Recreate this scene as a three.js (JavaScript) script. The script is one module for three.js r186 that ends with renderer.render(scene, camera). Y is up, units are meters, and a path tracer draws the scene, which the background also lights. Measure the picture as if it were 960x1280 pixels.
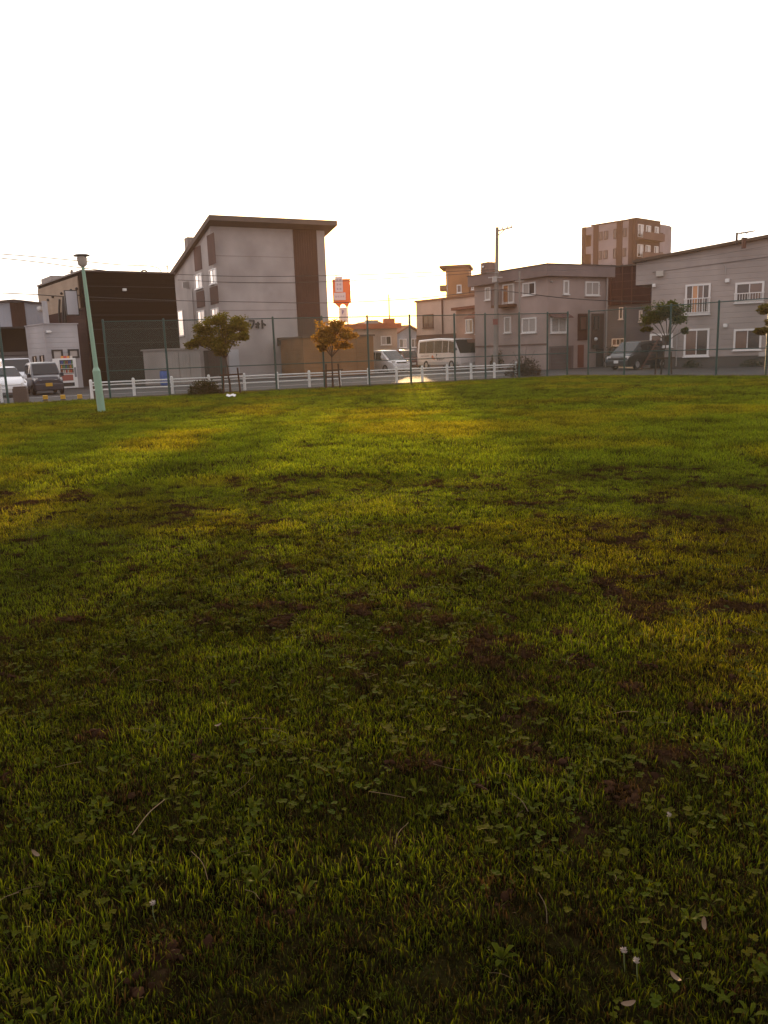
import * as THREE from 'three';
import { mergeGeometries, toCreasedNormals } from 'three/addons/utils/BufferGeometryUtils.js';
import { RoundedBoxGeometry } from 'three/addons/geometries/RoundedBoxGeometry.js';
import { FontLoader } from 'three/addons/loaders/FontLoader.js';
import { TextGeometry } from 'three/addons/geometries/TextGeometry.js';

const scene = new THREE.Scene();
const V = (x, y, z) => new THREE.Vector3(x, y, z);
const R = (d) => (d * Math.PI) / 180;

// ---------------------------------------------------------------- camera
const EYE = 1.5, FOCAL = 1010;                                   // focal length in units of a 960 x 1280 frame
const camera = new THREE.PerspectiveCamera((2 * Math.atan(640 / FOCAL) * 180) / Math.PI, 0.75, 0.1, 3000);
camera.position.set(0, EYE, 0);
camera.rotation.order = 'YXZ';
camera.rotation.set(R(-11.2), 0, R(-2.0));
camera.updateMatrixWorld(true);
// survey helpers: sight lines of the camera met with a depth, the ground or a wall
const sight = (px, py) => V((px - 480) / FOCAL, (640 - py) / FOCAL, -1).applyEuler(camera.rotation);
const at = (px, py, d) => { const r = sight(px, py); return V(0, EYE, 0).addScaledVector(r, d / -r.z); };
const onGround = (px, py, y = 0) => { const r = sight(px, py); return V(0, EYE, 0).addScaledVector(r, (y - EYE) / r.y); };

// ---------------------------------------------------------------- sky, sun, exposure, haze
const sunDir = sight(497, 350).normalize();
{
  const W = 1024, H = 512, data = new Float32Array(W * H * 4);
  for (let r = 0; r < H; r++) {
    const up = ((r + 0.5) / H - 0.5) * Math.PI, y = Math.sin(up);
    for (let c = 0; c < W; c++) {
      const a = ((c + 0.5) / W - 0.5) * 2 * Math.PI, x = Math.cos(a) * Math.cos(up), z = Math.sin(a) * Math.cos(up);
      const g = (Math.acos(THREE.MathUtils.clamp(x * sunDir.x + y * sunDir.y + z * sunDir.z, -1, 1)) * 180) / Math.PI, e = Math.max(0, (up * 180) / Math.PI);
      const near = 4 * Math.exp(-g / 5), broad = 1.15 * Math.exp(-g / 34), low = Math.exp(-e / 7), k = Math.min(1, e / 60);
      const base = [0.35 - 0.17 * k, 0.325 - 0.145 * k, 0.335 - 0.14 * k];
      const o = (r * W + c) * 4;
      data[o] = base[0] + near + broad * (1 + 0.1 * low);
      data[o + 1] = (base[1] + near * 0.55 + broad * (0.97 - 0.05 * low)) * (1 - 0.36 * Math.exp(-((g / 8) ** 1.3)));
      data[o + 2] = (base[2] + near * 0.12 + broad * (0.93 - 0.22 * low)) * (1 - 0.7 * Math.exp(-((g / 13) ** 1.3)));
      data[o + 3] = 1;
    }
  }
  const t = new THREE.DataTexture(data, W, H, THREE.RGBAFormat, THREE.FloatType);
  t.mapping = THREE.EquirectangularReflectionMapping; t.magFilter = THREE.LinearFilter; t.needsUpdate = true;
  scene.background = t; scene.environment = t;
}
const sun = new THREE.DirectionalLight(new THREE.Color().setRGB(1, 0.62, 0.28), 5);
sun.position.copy(sunDir).multiplyScalar(200); sun.target.position.set(0, 0, -30);
sun.position.add(sun.target.position); sun.name = 'sun';
sun.castShadow = true; sun.shadow.mapSize.set(4096, 4096); sun.shadow.radius = 2;
Object.assign(sun.shadow.camera, { left: -70, right: 70, top: 60, bottom: -60, near: 1, far: 500 });
scene.add(sun, sun.target);
scene.fog = new THREE.FogExp2(new THREE.Color().setRGB(1, 0.66, 0.42), 0.0008);
const renderer = new THREE.WebGLRenderer({ antialias: true });
renderer.toneMapping = THREE.LinearToneMapping; renderer.toneMappingExposure = 3.2;
renderer.shadowMap.enabled = true;

// ---------------------------------------------------------------- small tools
function rng(s) { return () => { s = (s + 0x6d2b79f5) | 0; let t = Math.imul(s ^ (s >>> 15), 1 | s); t = (t + Math.imul(t ^ (t >>> 7), 61 | t)) ^ t; return ((t ^ (t >>> 14)) >>> 0) / 4294967296; }; }
const hash = (x, y, s) => { let h = Math.imul(x | 0, 374761393) + Math.imul(y | 0, 668265263) + Math.imul(s | 0, 1442695041); h = Math.imul(h ^ (h >>> 13), 1274126177); return ((h ^ (h >>> 16)) >>> 0) / 4294967296; };
function noise(x, y, s = 1, wrap = 0) {
  const ix = Math.floor(x), iy = Math.floor(y), fx = x - ix, fy = y - iy, u = fx * fx * (3 - 2 * fx), v = fy * fy * (3 - 2 * fy);
  const w = (i) => (wrap ? ((i % wrap) + wrap) % wrap : i);
  const a = hash(w(ix), w(iy), s), b = hash(w(ix + 1), w(iy), s), c = hash(w(ix), w(iy + 1), s), d = hash(w(ix + 1), w(iy + 1), s);
  return a + (b - a) * u + (c - a) * v + (a - b - c + d) * u * v;
}
const fbm = (x, y, s = 1, n = 4, wrap = 0) => { let t = 0, a = 0.5, k = 1; for (let i = 0; i < n; i++) { t += a * noise(x * k, y * k, s + i * 17, wrap * k); a *= 0.5; k *= 2; } return t / (1 - a * 2 * 0.5); };
const lerp = THREE.MathUtils.lerp, clamp = THREE.MathUtils.clamp, smooth = THREE.MathUtils.smoothstep;

const counts = {};
const numbered = (n) => { const k = (counts[n] = (counts[n] ?? -1) + 1); return k ? n + '_' + String(k).padStart(3, '0') : n; };
function tag(o, label, category, group, kind) {
  if (label) o.userData.label = label;
  if (category) o.userData.category = category;
  if (group) o.userData.group = group;
  if (kind) o.userData.kind = kind;
  return o;
}
function thing(name, label, category, p = V(0, 0, 0), turn = 0, group) {
  const o = new THREE.Group(); o.name = numbered(name); o.position.copy(p); o.rotation.y = turn;
  scene.add(o); return tag(o, label, category, group);
}
function uvm(g) {                                                 // uv in metres, by the main direction of each face
  const q = g.index ? g.toNonIndexed() : g; if (!q.attributes.normal) q.computeVertexNormals();
  const p = q.attributes.position, uv = new Float32Array(p.count * 2), a = V(0, 0, 0), b = V(0, 0, 0), c = V(0, 0, 0);
  for (let i = 0; i < p.count; i += 3) {
    a.fromBufferAttribute(p, i); b.fromBufferAttribute(p, i + 1).sub(a); c.fromBufferAttribute(p, i + 2).sub(a); b.cross(c);
    const x = Math.abs(b.x), y = Math.abs(b.y), z = Math.abs(b.z);
    for (let k = 0; k < 3; k++) {
      const X = p.getX(i + k), Y = p.getY(i + k), Z = p.getZ(i + k);
      uv[(i + k) * 2] = x > y && x > z ? Z : X; uv[(i + k) * 2 + 1] = y > x && y > z ? Z : Y;
    }
  }
  for (const n of Object.keys(q.attributes)) if (!['position', 'normal', 'color'].includes(n)) q.deleteAttribute(n);
  q.setAttribute('uv', new THREE.BufferAttribute(uv, 2)); return q;
}
function mesh(name, geos, m, parent = scene) {
  const list = [].concat(geos).map(uvm), g = list.length > 1 ? mergeGeometries(list) : list[0];
  const o = new THREE.Mesh(g, m); o.name = parent === scene ? numbered(name) : name; o.castShadow = o.receiveShadow = true; parent.add(o); return o;
}
const bx = (x0, x1, y0, y1, z0, z1) => new THREE.BoxGeometry(Math.abs(x1 - x0), Math.abs(y1 - y0), Math.abs(z1 - z0)).translate((x0 + x1) / 2, (y0 + y1) / 2, (z0 + z1) / 2);
const rbx = (x0, x1, y0, y1, z0, z1, r = 0.03) => new RoundedBoxGeometry(Math.abs(x1 - x0), Math.abs(y1 - y0), Math.abs(z1 - z0), 2, r).translate((x0 + x1) / 2, (y0 + y1) / 2, (z0 + z1) / 2);
const cyl = (r0, r1, h, x, y, z, n = 10) => new THREE.CylinderGeometry(r1, r0, h, n).translate(x, y + h / 2, z);
function bar(a, b, w, t = w) {                                    // square bar between two points
  const d = b.clone().sub(a), L = d.length(), g = new THREE.BoxGeometry(w, t, L);
  const m = new THREE.Matrix4().lookAt(b, a, Math.abs(d.y) > L * 0.99 ? V(1, 0, 0) : V(0, 1, 0)); m.setPosition(a.clone().add(b).multiplyScalar(0.5));
  return g.applyMatrix4(m);
}
const tube = (pts, r, n = 6, seg = 0) => new THREE.TubeGeometry(new THREE.CatmullRomCurve3(pts), seg || pts.length * 6, r, n);
function prism(pts, z0, z1) {                                     // polygon in x, y pulled from z0 to z1
  const s = new THREE.Shape(pts.map(([x, y]) => new THREE.Vector2(x, y)));
  return new THREE.ExtrudeGeometry(s, { depth: z1 - z0, bevelEnabled: false }).translate(0, 0, z0);
}

// ---------------------------------------------------------------- materials
function tex(n, f, srgb, rx = 1, ry = rx) {
  const d = new Uint8Array(n * n * 4);
  for (let y = 0; y < n; y++) for (let x = 0; x < n; x++) { const c = f(x / n, y / n), o = (y * n + x) * 4; for (let k = 0; k < 3; k++) d[o + k] = clamp(Array.isArray(c) ? c[k] : c, 0, 1) * 255; d[o + 3] = 255; }
  const t = new THREE.DataTexture(d, n, n); t.wrapS = t.wrapT = THREE.RepeatWrapping; t.magFilter = THREE.LinearFilter; t.repeat.set(rx, ry);
  if (srgb) t.colorSpace = THREE.SRGBColorSpace; t.needsUpdate = true; return t;
}
const again = (t, rx, ry = rx) => { const c = t.clone(); c.repeat.set(rx, ry); c.needsUpdate = true; return c; };
const mottle = tex(512, (u, v) => 0.76 + 0.2 * fbm(u * 4, v * 4, 3, 5, 4) + 0.09 * fbm(u * 9, v * 2, 5, 4, 0) * noise(u * 8, v * 4, 6, 4), true, 0.17);
const grain = tex(256, (u, v) => fbm(u * 16, v * 16, 11, 4, 16), false, 1.3);
const earth = tex(256, (u, v) => { const a = fbm(u * 10, v * 10, 19, 5, 10); return 0.25 + 0.75 * smooth(a, 0.25, 0.72); }, false, 2.3);
const lap = tex(64, (u, v) => (v < 0.1 ? v * 3 : 0.3 + 0.7 * (1 - v)), false, 0.5, 3.2);         // lapped siding boards
const rib = tex(64, (u) => (Math.sin(u * Math.PI * 2) > 0.3 ? 1 : 0.1), false, 5, 0.5);           // corrugated sheet
const col = (r, g, b) => new THREE.Color().setRGB(r, g, b);
function wallMat(c, kind, o = {}) {
  const m = new THREE.MeshPhysicalMaterial({ color: col(...c), roughness: 0.85, map: mottle, specularIntensity: 0.35, ...o });
  m.bumpMap = kind === 'lap' ? lap : kind === 'rib' ? rib : grain; m.bumpScale = kind ? 0.014 : 0.004; return m;
}
const std = (c, rough = 0.7, o = {}) => new THREE.MeshStandardMaterial({ color: col(...c), roughness: rough, ...o });
const M = {
  white: std([0.72, 0.71, 0.69], 0.5), frame: std([0.7, 0.68, 0.66], 0.45), dark: std([0.02, 0.017, 0.016], 0.6), black: std([0.012, 0.012, 0.012], 0.5),
  glass: new THREE.MeshPhysicalMaterial({ color: col(0.035, 0.032, 0.034), roughness: 0.06, metalness: 0, ior: 1.6 }),
  curtain: new THREE.MeshPhysicalMaterial({ color: col(0.34, 0.31, 0.29), roughness: 0.35, clearcoat: 1, clearcoatRoughness: 0.04 }),
  warm: new THREE.MeshPhysicalMaterial({ color: col(0.5, 0.22, 0.08), roughness: 0.35, clearcoat: 1, clearcoatRoughness: 0.04 }),
  brownPane: new THREE.MeshPhysicalMaterial({ color: col(0.11, 0.06, 0.045), roughness: 0.3, clearcoat: 1, clearcoatRoughness: 0.05 }),
  mirrorPane: new THREE.MeshPhysicalMaterial({ color: col(0.75, 0.7, 0.66), roughness: 0.08, metalness: 0.85 }),
  green: std([0.006, 0.055, 0.048], 0.5), mint: std([0.22, 0.37, 0.27], 0.55), concrete: wallMat([0.3, 0.28, 0.26]), pole: wallMat([0.34, 0.31, 0.28]),
  metal: std([0.35, 0.34, 0.33], 0.4, { metalness: 0.6 }), rust: std([0.09, 0.04, 0.03], 0.8), wood: wallMat([0.09, 0.055, 0.035]), wire: std([0.02, 0.02, 0.02], 0.6),
  tyre: std([0.015, 0.015, 0.016], 0.85), rim: std([0.5, 0.5, 0.5], 0.35, { metalness: 0.8 }), lampGlass: std([0.6, 0.58, 0.55], 0.15), yellow: std([0.5, 0.28, 0.015], 0.6),
  soil: new THREE.MeshPhysicalMaterial({ color: col(0.024, 0.012, 0.007), roughness: 1, specularIntensity: 0.02 }), bark: wallMat([0.1, 0.07, 0.05]), brown: wallMat([0.12, 0.075, 0.058], 'lap'), blue: std([0.02, 0.08, 0.3], 0.5), chrome: std([0.7, 0.7, 0.7], 0.2, { metalness: 1 }),
};
M.net = std([0.03, 0.13, 0.12], 0.5);

// ---------------------------------------------------------------- park ground: lawn up to the two fences
const FL0 = at(138, 496, 33.4), FC = at(712, 470, 41.2), FR1 = at(895, 468, 35.0);      // fence line: left run, corner, right run
const lineZ = (a, b, x) => a.z + ((b.z - a.z) * (x - a.x)) / (b.x - a.x);
const edge = (x) => (x < FC.x ? -lineZ(FL0, FC, x) : Math.max(4, -lineZ(FC, FR1, x)));   // depth of the fence at x
const bump = (x, z) => 0.05 * (fbm(x * 0.35, z * 0.35, 21, 3) - 0.5) + 0.035 * (fbm(x * 2.1, z * 2.1, 5, 3) - 0.5) + 0.03 * bare(x, z) * (0.2 + fbm(x * 9, z * 9, 15, 2));
function bare(x, d) {                                             // where the turf has been dug up, 0 .. 1
  const blob = (cx, cd, rx, rd) => Math.exp(-(((x - cx) / rx) ** 2) - ((d - cd) / rd) ** 2);
  const w = 0.5 * blob(2.3, 6.8, 2.2, 3.2) + 0.42 * blob(-2.4, 9, 1.8, 2.4) + 0.3 * blob(6, 13, 4, 4) + 0.22 * blob(-4, 14, 5, 5) + 0.32 * blob(0.9, 4.6, 0.9, 1.2) + 0.3 * blob(2, 3.4, 1.1, 0.9) + 0.25 * blob(-1.3, 4.1, 0.7, 0.5) + 0.2 * blob(-0.9, 2.0, 0.5, 0.25) + 0.16;
  const n = 0.3 * fbm(x * 1.5, d * 1.5, 77, 3) + 0.7 * fbm(x * 6.5, d * 8, 78, 3); return smooth(n + w * 0.17, 0.645, 0.71);
}
{
  const NX = 300, ND = 330, X0 = -27, X1 = 27, D0 = -9, pos = [], colr = [], uvs = [], idx = [];
  for (let j = 0; j <= ND; j++) for (let i = 0; i <= NX; i++) {
    const s = i / NX * 2 - 1, x = 27 * Math.sign(s) * Math.abs(s) ** 1.35, D = edge(x), t = j / ND, d = D0 + (D - D0) * t ** 1.15;
    pos.push(x, bump(x, d) * Math.min(1, (D - d) * 2) - 0.012, -d);
    uvs.push(x, d); const n = fbm(x * 3, d * 3, 31, 3), b = bare(x, d), k = 0.6 + 0.8 * n;
    colr.push(lerp(0.014, 0.034, b) * k, lerp(0.012, 0.019, b) * k, lerp(0.004, 0.010, b) * k);
  }
  for (let j = 0; j < ND; j++) for (let i = 0; i < NX; i++) { const a = j * (NX + 1) + i; idx.push(a, a + 1, a + NX + 1, a + 1, a + NX + 2, a + NX + 1); }
  const g = new THREE.BufferGeometry(); g.setAttribute('position', new THREE.Float32BufferAttribute(pos, 3)); g.setAttribute('color', new THREE.Float32BufferAttribute(colr, 3)); g.setAttribute('uv', new THREE.Float32BufferAttribute(uvs, 2)); g.setIndex(idx); g.computeVertexNormals();
  const o = new THREE.Mesh(g, new THREE.MeshPhysicalMaterial({ vertexColors: true, roughness: 1, specularIntensity: 0, map: again(earth, 2.3), bumpMap: again(earth, 2.3), bumpScale: 0.03 })); o.name = 'lawn_soil'; o.receiveShadow = true; tag(o, null, null, null, 'structure'); scene.add(o);
}
// ---------------------------------------------------------------- streets beyond the fences
const asphalt = wallMat([0.062, 0.056, 0.054]); asphalt.bumpScale = 0.006; asphalt.map = again(mottle, 0.11);
tag(mesh('asphalt_ground', new THREE.PlaneGeometry(1400, 1400).rotateX(-Math.PI / 2).translate(0, -0.075, -300), asphalt), null, null, null, 'structure');
const ul = FC.clone().sub(FL0).setY(0).normalize(), nl = V(ul.z, 0, -ul.x);               // along the left fence, away from the park
const ur = FR1.clone().sub(FC).setY(0).normalize(), nr = V(ur.z, 0, -ur.x);
{
  const strip = (a, b, w0, w1, n, y0, y1) => {
    const q = [a.clone().addScaledVector(n, w0), b.clone().addScaledVector(n, w0), b.clone().addScaledVector(n, w1), a.clone().addScaledVector(n, w1)];
    const s = new THREE.Shape(q.map((p) => new THREE.Vector2(p.x, -p.z)));
    return new THREE.ExtrudeGeometry(s, { depth: y1 - y0, bevelEnabled: false }).rotateX(-Math.PI / 2).translate(0, y0, 0);
  };
  const LA = FL0.clone().addScaledVector(ul, -14), RB = FR1.clone().addScaledVector(ur, 22);
  tag(mesh('verge', [strip(LA, FC, 0.16, 1.35, nl, -0.3, -0.025), strip(FC, RB, 0.16, 1.1, nr, -0.3, -0.025)], wallMat([0.085, 0.07, 0.055])), null, null, null, 'structure');
  const kl = strip(FL0.clone().addScaledVector(ul, -0.6), FC, -0.02, 0.16, nl, -0.3, 0.07), kr = strip(FC, RB, -0.02, 0.16, nr, -0.3, 0.068);
  tag(mesh('fence_kerb', [kl, kr], wallMat([0.17, 0.15, 0.135])), null, null, null, 'structure');
  const back = FL0.clone().addScaledVector(nl, 9.2);
  tag(mesh('road_line', strip(LA.clone(), FC.clone().addScaledVector(ul, 3), 7.2, 7.35, nl, -0.072, -0.07), std([0.5, 0.48, 0.44], 0.8)), null, null, null, 'structure');
}

// ---------------------------------------------------------------- buildings
function house(name, label, category, A, B) {                     // A, B: ends of the front wall (local x from A to B, z out of it)
  const d = B.clone().sub(A).setY(0), L = d.length(), o = thing(name, label, category, V(A.x, -0.075, A.z), Math.atan2(-d.z, d.x));
  o.updateMatrixWorld(true);
  const inv = o.matrixWorld.clone().invert(), eye = V(0, EYE, 0).applyMatrix4(inv);
  const hit = (px, py, axis, k) => { const r = sight(px, py).transformDirection(inv), t = (k - eye[axis]) / r[axis]; return eye.clone().addScaledVector(r, t); };
  return {
    o, L, f: (px, py, z = 0) => { const p = hit(px, py, 'z', z); return [p.x, p.y]; }, s: (px, py, x = 0) => { const p = hit(px, py, 'x', x); return [p.z, p.y]; },
    part: (n, g, m, lab) => { const q = mesh(n, g, m, o); if (lab) q.userData.label = lab; return q; },
  };
}
function win(h, face, a0, a1, y0, y1, { panes = [M.glass, M.glass], frame = M.frame, bw = 0.07, rail = 0, sill = true, out = 0.08, name = 'window', L = 0 } = {}) {
  const g = new THREE.Group(); g.name = name; h.o.add(g);
  if (a0 > a1) [a0, a1] = [a1, a0];
  const w = a1 - a0, t = y1 - y0;
  if (face === 'front') g.position.set(a0, y0, L); else if (face === 'left') { g.position.set(L, y0, a0); g.rotation.y = -Math.PI / 2; } else { g.position.set(L, y0, a1); g.rotation.y = Math.PI / 2; }
  const bars = [bx(0, w, 0, bw, 0, out), bx(0, w, t - bw, t, 0, out), bx(0, bw, bw, t - bw, 0, out), bx(w - bw, w, bw, t - bw, 0, out)], n = panes.length, pw = (w - 2 * bw) / n;
  for (let i = 1; i < n; i++) bars.push(bx(bw + pw * i - 0.025, bw + pw * i + 0.025, bw, t - bw, 0, out * 0.8));
  mesh('frame', bars, frame, g);
  panes.forEach((m, i) => mesh('pane', bx(bw + pw * i + (i ? 0.025 : 0), bw + pw * (i + 1) - (i < n - 1 ? 0.025 : 0), bw, t - bw, 0.005, 0.03 + 0.012 * (i % 2)), m, g));
  if (sill) mesh('sill', bx(-0.05, w + 0.05, -0.06, 0, 0, out + 0.06), frame, g);
  if (rail) {
    const r = [bx(-0.05, w + 0.05, rail - 0.05, rail, out + 0.06, out + 0.1), bx(-0.05, w + 0.05, 0.1, 0.14, out + 0.06, out + 0.1)], k = Math.round(w / 0.14);
    for (let i = 0; i <= k; i++) r.push(bx((w * i) / k - 0.012, (w * i) / k + 0.012, 0.14, rail - 0.05, out + 0.065, out + 0.095));
    mesh('railing', r, frame, g);
  }
  return g;
}
const winF = (h, x0, y0, x1, y1, o) => { const a = h.f(x0, y0), b = h.f(x1, y1), c = h.f(x1, y0), d = h.f(x0, y1); return win(h, 'front', (a[0] + d[0]) / 2, (b[0] + c[0]) / 2, (b[1] + d[1]) / 2, (a[1] + c[1]) / 2, o); };
const winS = (h, x0, y0, x1, y1, o) => { const a = h.s(x0, y0), b = h.s(x1, y1), c = h.s(x1, y0), d = h.s(x0, y1); return win(h, 'left', (a[0] + d[0]) / 2, (b[0] + c[0]) / 2, (b[1] + d[1]) / 2, (a[1] + c[1]) / 2, o); };

// B1: striped workshop at the far left
{
  const h = house('workshop', 'white and brown striped workshop with a dark open bay at far left', 'workshop', at(-60, 470, 60.5), at(66, 470, 62.5)), { L } = h;
  const yA = h.f(30, 408)[1], yT = h.f(62, 381)[1], yP = h.f(18, 376.5)[1], xP = h.f(18, 376)[0];
  h.part('wall', prism([[0, yA], [L, yA], [L, yT], [xP, yP], [0, yT - 0.1]], -11, 0), wallMat([0.52, 0.54, 0.6], 'rib'));
  h.part('bay_wall', [bx(0.2, L - 0.2, 0, yA, -11, -3), bx(L - 0.5, L, 0, yA, -3, 0)], wallMat([0.035, 0.026, 0.024]));
  const b0 = h.f(14, 395)[0], b1 = h.f(32, 395)[0];
  h.part('brown_panel', prism([[b0, yA], [b1, yA], [b1, yP - 0.1], [b0, yP - 0.08]], 0.003, 0.06), wallMat([0.085, 0.045, 0.035], 'rib'));
  h.part('lintel', bx(-0.1, L + 0.05, yA - 0.14, yA, -0.1, 0.1), M.dark);
  h.part('roof', prism([[-0.3, yT - 0.1], [xP, yP], [L + 0.2, yT], [L + 0.2, yT + 0.12], [xP, yP + 0.13], [-0.3, yT + 0.02]], -11.2, 0.25), std([0.06, 0.045, 0.045], 0.6));
  const y0 = h.f(30, 458)[1], y1 = h.f(30, 438)[1];
  for (let i = 0; i < 4; i++) h.part('shutter_slat', bx(2.5, L - 0.7, y0 + ((y1 - y0) * i) / 4, y0 + ((y1 - y0) * (i + 0.86)) / 4, -3, -2.93), wallMat([0.3, 0.28, 0.28]));
  const v = h.f(50, 386); h.part('vent_cap', new THREE.SphereGeometry(0.24, 12, 8, 0, Math.PI * 2, 0, Math.PI / 2).rotateX(Math.PI / 2).translate(v[0], v[1], 0), M.white);
}
// B3: dark brown sheet-clad building with beige side
const h3 = house('dark_building', 'dark brown two-storey building with a blank front wall and beige side', 'building', at(110, 420, 54), at(224, 420, 57.6));
{
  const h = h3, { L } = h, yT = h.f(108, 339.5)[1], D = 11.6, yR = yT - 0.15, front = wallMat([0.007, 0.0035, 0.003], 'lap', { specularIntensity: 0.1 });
  const yM = h.s(88, 388)[1];
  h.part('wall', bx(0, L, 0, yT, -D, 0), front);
  h.part('upper_side_wall', bx(-0.05, 0, yM, yT - 0.2, -D, -0.9), wallMat([0.5, 0.38, 0.28], 'lap'), 'beige upper side wall');
  h.part('lower_side_wall', bx(-0.04, 0, 0, yM - 0.006, -D, -0.003), wallMat([0.06, 0.028, 0.026], 'lap'));
  h.part('parapet_cap', [bx(-0.08, L + 0.08, yT, yT + 0.1, -0.2, 0.08), bx(-0.08, 0.12, yT, yT + 0.1, -D, -0.2), bx(L - 0.12, L + 0.08, yT, yT + 0.1, -D, -0.2)], std([0.05, 0.03, 0.028], 0.5));
  h.part('roof', bx(0.1, L - 0.1, yT - 0.002, yT + 0.03, -D + 0.1, -0.22), M.dark);
  for (let i = 1; i < 8; i++) h.part('seam', bx(0.02, L - 0.02, (yT * i) / 8, (yT * i) / 8 + 0.035, 0.001, 0.018), std([0.010, 0.006, 0.005], 0.7));
  for (const [px, py] of [[62, 375], [68, 371], [79, 367], [91, 363], [98, 361]]) { const p = h.s(px, py); h.part('eave_lamp', new THREE.SphereGeometry(0.1, 8, 6).translate(-0.12, p[1], p[0]), M.black); }
  const p = h.f(155, 362.5); h.part('wall_lamp', [rbx(p[0] - 0.12, p[0] + 0.12, p[1] - 0.07, p[1] + 0.09, 0, 0.2, 0.03)], M.white);
  const q0 = h.s(87, 372), pipes = [-1.2, -0.7, -2.2].map((k) => h.part('downpipe', tube([V(-0.1, h.s(90, 366)[1] + k * 0.1, q0[0] + k), V(-0.22, 5, q0[0] + k), V(-0.22, 0, q0[0] + k)], 0.07, 6, 20), M.black));
  const rl = h.f(187, 340); h.part('roof_vent', [new THREE.TorusGeometry(0.22, 0.05, 6, 12, Math.PI).translate(rl[0], yT + 0.08, -1)], M.dark);
  // plant boxes on the roof at the back
  const tr = h.s(78, 350); h.part('stair_head', bx(0.3, 1.8, yT, yT + 0.55, -D, -D + 3), wallMat([0.5, 0.45, 0.42]));
}
{ // hanging shop sign on the beige side
  const a = h3.o.localToWorld(V(-0.6, h3.s(100, 379)[1], -0.75)), t = thing('hanging_sign', 'tall narrow white sign hanging from the side of the dark building', 'sign', V(a.x, a.y - 0.8, a.z), h3.o.rotation.y);
  mesh('sign_box', rbx(-0.42, 0.4, 0, 1.6, -0.09, 0.09, 0.02), M.black, t); mesh('sign_face', bx(-0.36, 0.34, 0.06, 1.54, 0.092, 0.1), wallMat([0.6, 0.6, 0.63]), t);
  for (const y of [0.3, 1.25]) mesh('bracket', bx(0.4, 0.6, y, y + 0.06, -0.03, 0.03), M.black, t);
}
// B2: small white block with windows
const h2 = house('white_block_house', 'small white siding-clad flat-roofed building behind the vending machine', 'building', at(59, 450, 51), at(102, 460, 52.4));
{
  const h = h2, { L } = h, yT = h.f(70, 405.5)[1], D = 3.2;
  h.part('wall', bx(0, L, 0, yT, -D, 0), wallMat([0.5, 0.48, 0.49], 'lap'));
  h.part('roof_trim', [bx(-0.06, L + 0.06, yT, yT + 0.07, -D, 0.06)], wallMat([0.45, 0.43, 0.44]));
  winF(h, 65, 437, 78.5, 452, { panes: [M.curtain], frame: M.black, bw: 0.1, sill: false }); winF(h, 85, 436.5, 98.5, 447.5, { panes: [M.curtain], frame: M.black, bw: 0.1, sill: false });
  winS(h, 42, 445, 46, 455, { panes: [M.glass], frame: M.black, sill: false, bw: 0.05 }); winS(h, 51, 444, 55.5, 455, { panes: [M.glass], frame: M.black, sill: false, bw: 0.05 });
  const p = h.f(54 + 8, 414.5); h.part('wall_lamp', [rbx(0.1, 0.34, p[1] - 0.08, p[1] + 0.06, 0, 0.22, 0.03), bx(0.34, 0.46, p[1] - 0.03, p[1] + 0.02, 0, 0.06)], M.white);
  h.part('flue', cyl(0.17, 0.17, 1.5, L * 0.35, yT, -1.4, 12), wallMat([0.5, 0.49, 0.5]));
}
{ // vending machine
  const a = h2.f(79, 482), p = h2.o.localToWorld(V(a[0] + 0.02, 0, 0.55)), t = thing('vending_machine', 'white drinks vending machine standing against the white building', 'vending machine', V(p.x, -0.075, p.z), h2.o.rotation.y + 0.12);
  const W = 0.58, H = 1.86;
  mesh('cabinet', rbx(-W, W, 0.04, H, -0.4, 0.36, 0.03), M.white, t); mesh('base', bx(-W + 0.03, W - 0.03, 0, 0.05, -0.35, 0.3), M.black, t);
  mesh('display_recess', bx(-W + 0.08, W - 0.22, 0.92, H - 0.1, 0.361, 0.368), M.dark, t);
  const bc = [[0.5, 0.06, 0.04], [0.55, 0.5, 0.45], [0.06, 0.1, 0.3], [0.6, 0.25, 0.05], [0.1, 0.25, 0.08], [0.25, 0.1, 0.05]].map((c) => std(c, 0.3)), rnd = rng(4);
  for (let r = 0; r < 3; r++) { mesh('shelf', bx(-W + 0.09, W - 0.23, 0.95 + r * 0.27, 0.975 + r * 0.27, 0.369, 0.42), M.white, t); for (let i = 0; i < 8; i++) mesh('bottle', cyl(0.035, 0.03, 0.19, -W + 0.16 + i * 0.1, 0.975 + r * 0.27, 0.4, 8), bc[(rnd() * 6) | 0], t); }
  mesh('selection_panel', bx(-W + 0.06, W - 0.3, 0.5, 0.86, 0.361, 0.375), std([0.3, 0.08, 0.06], 0.4), t); mesh('coin_panel', bx(W - 0.18, W - 0.05, 0.7, 1.3, 0.361, 0.38), std([0.2, 0.2, 0.22], 0.3), t);
  mesh('delivery_flap', bx(-W + 0.1, W - 0.25, 0.16, 0.38, 0.361, 0.38), M.black, t);
  for (let i = 0; i < 4; i++) mesh('topper_card', bx(-0.2 + i * 0.2, -0.03 + i * 0.2, H + 0.002, H + 0.15, -0.02 + 0.004 * i, 0), bc[[3, 0, 3, 1][i]], t);
}
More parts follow.
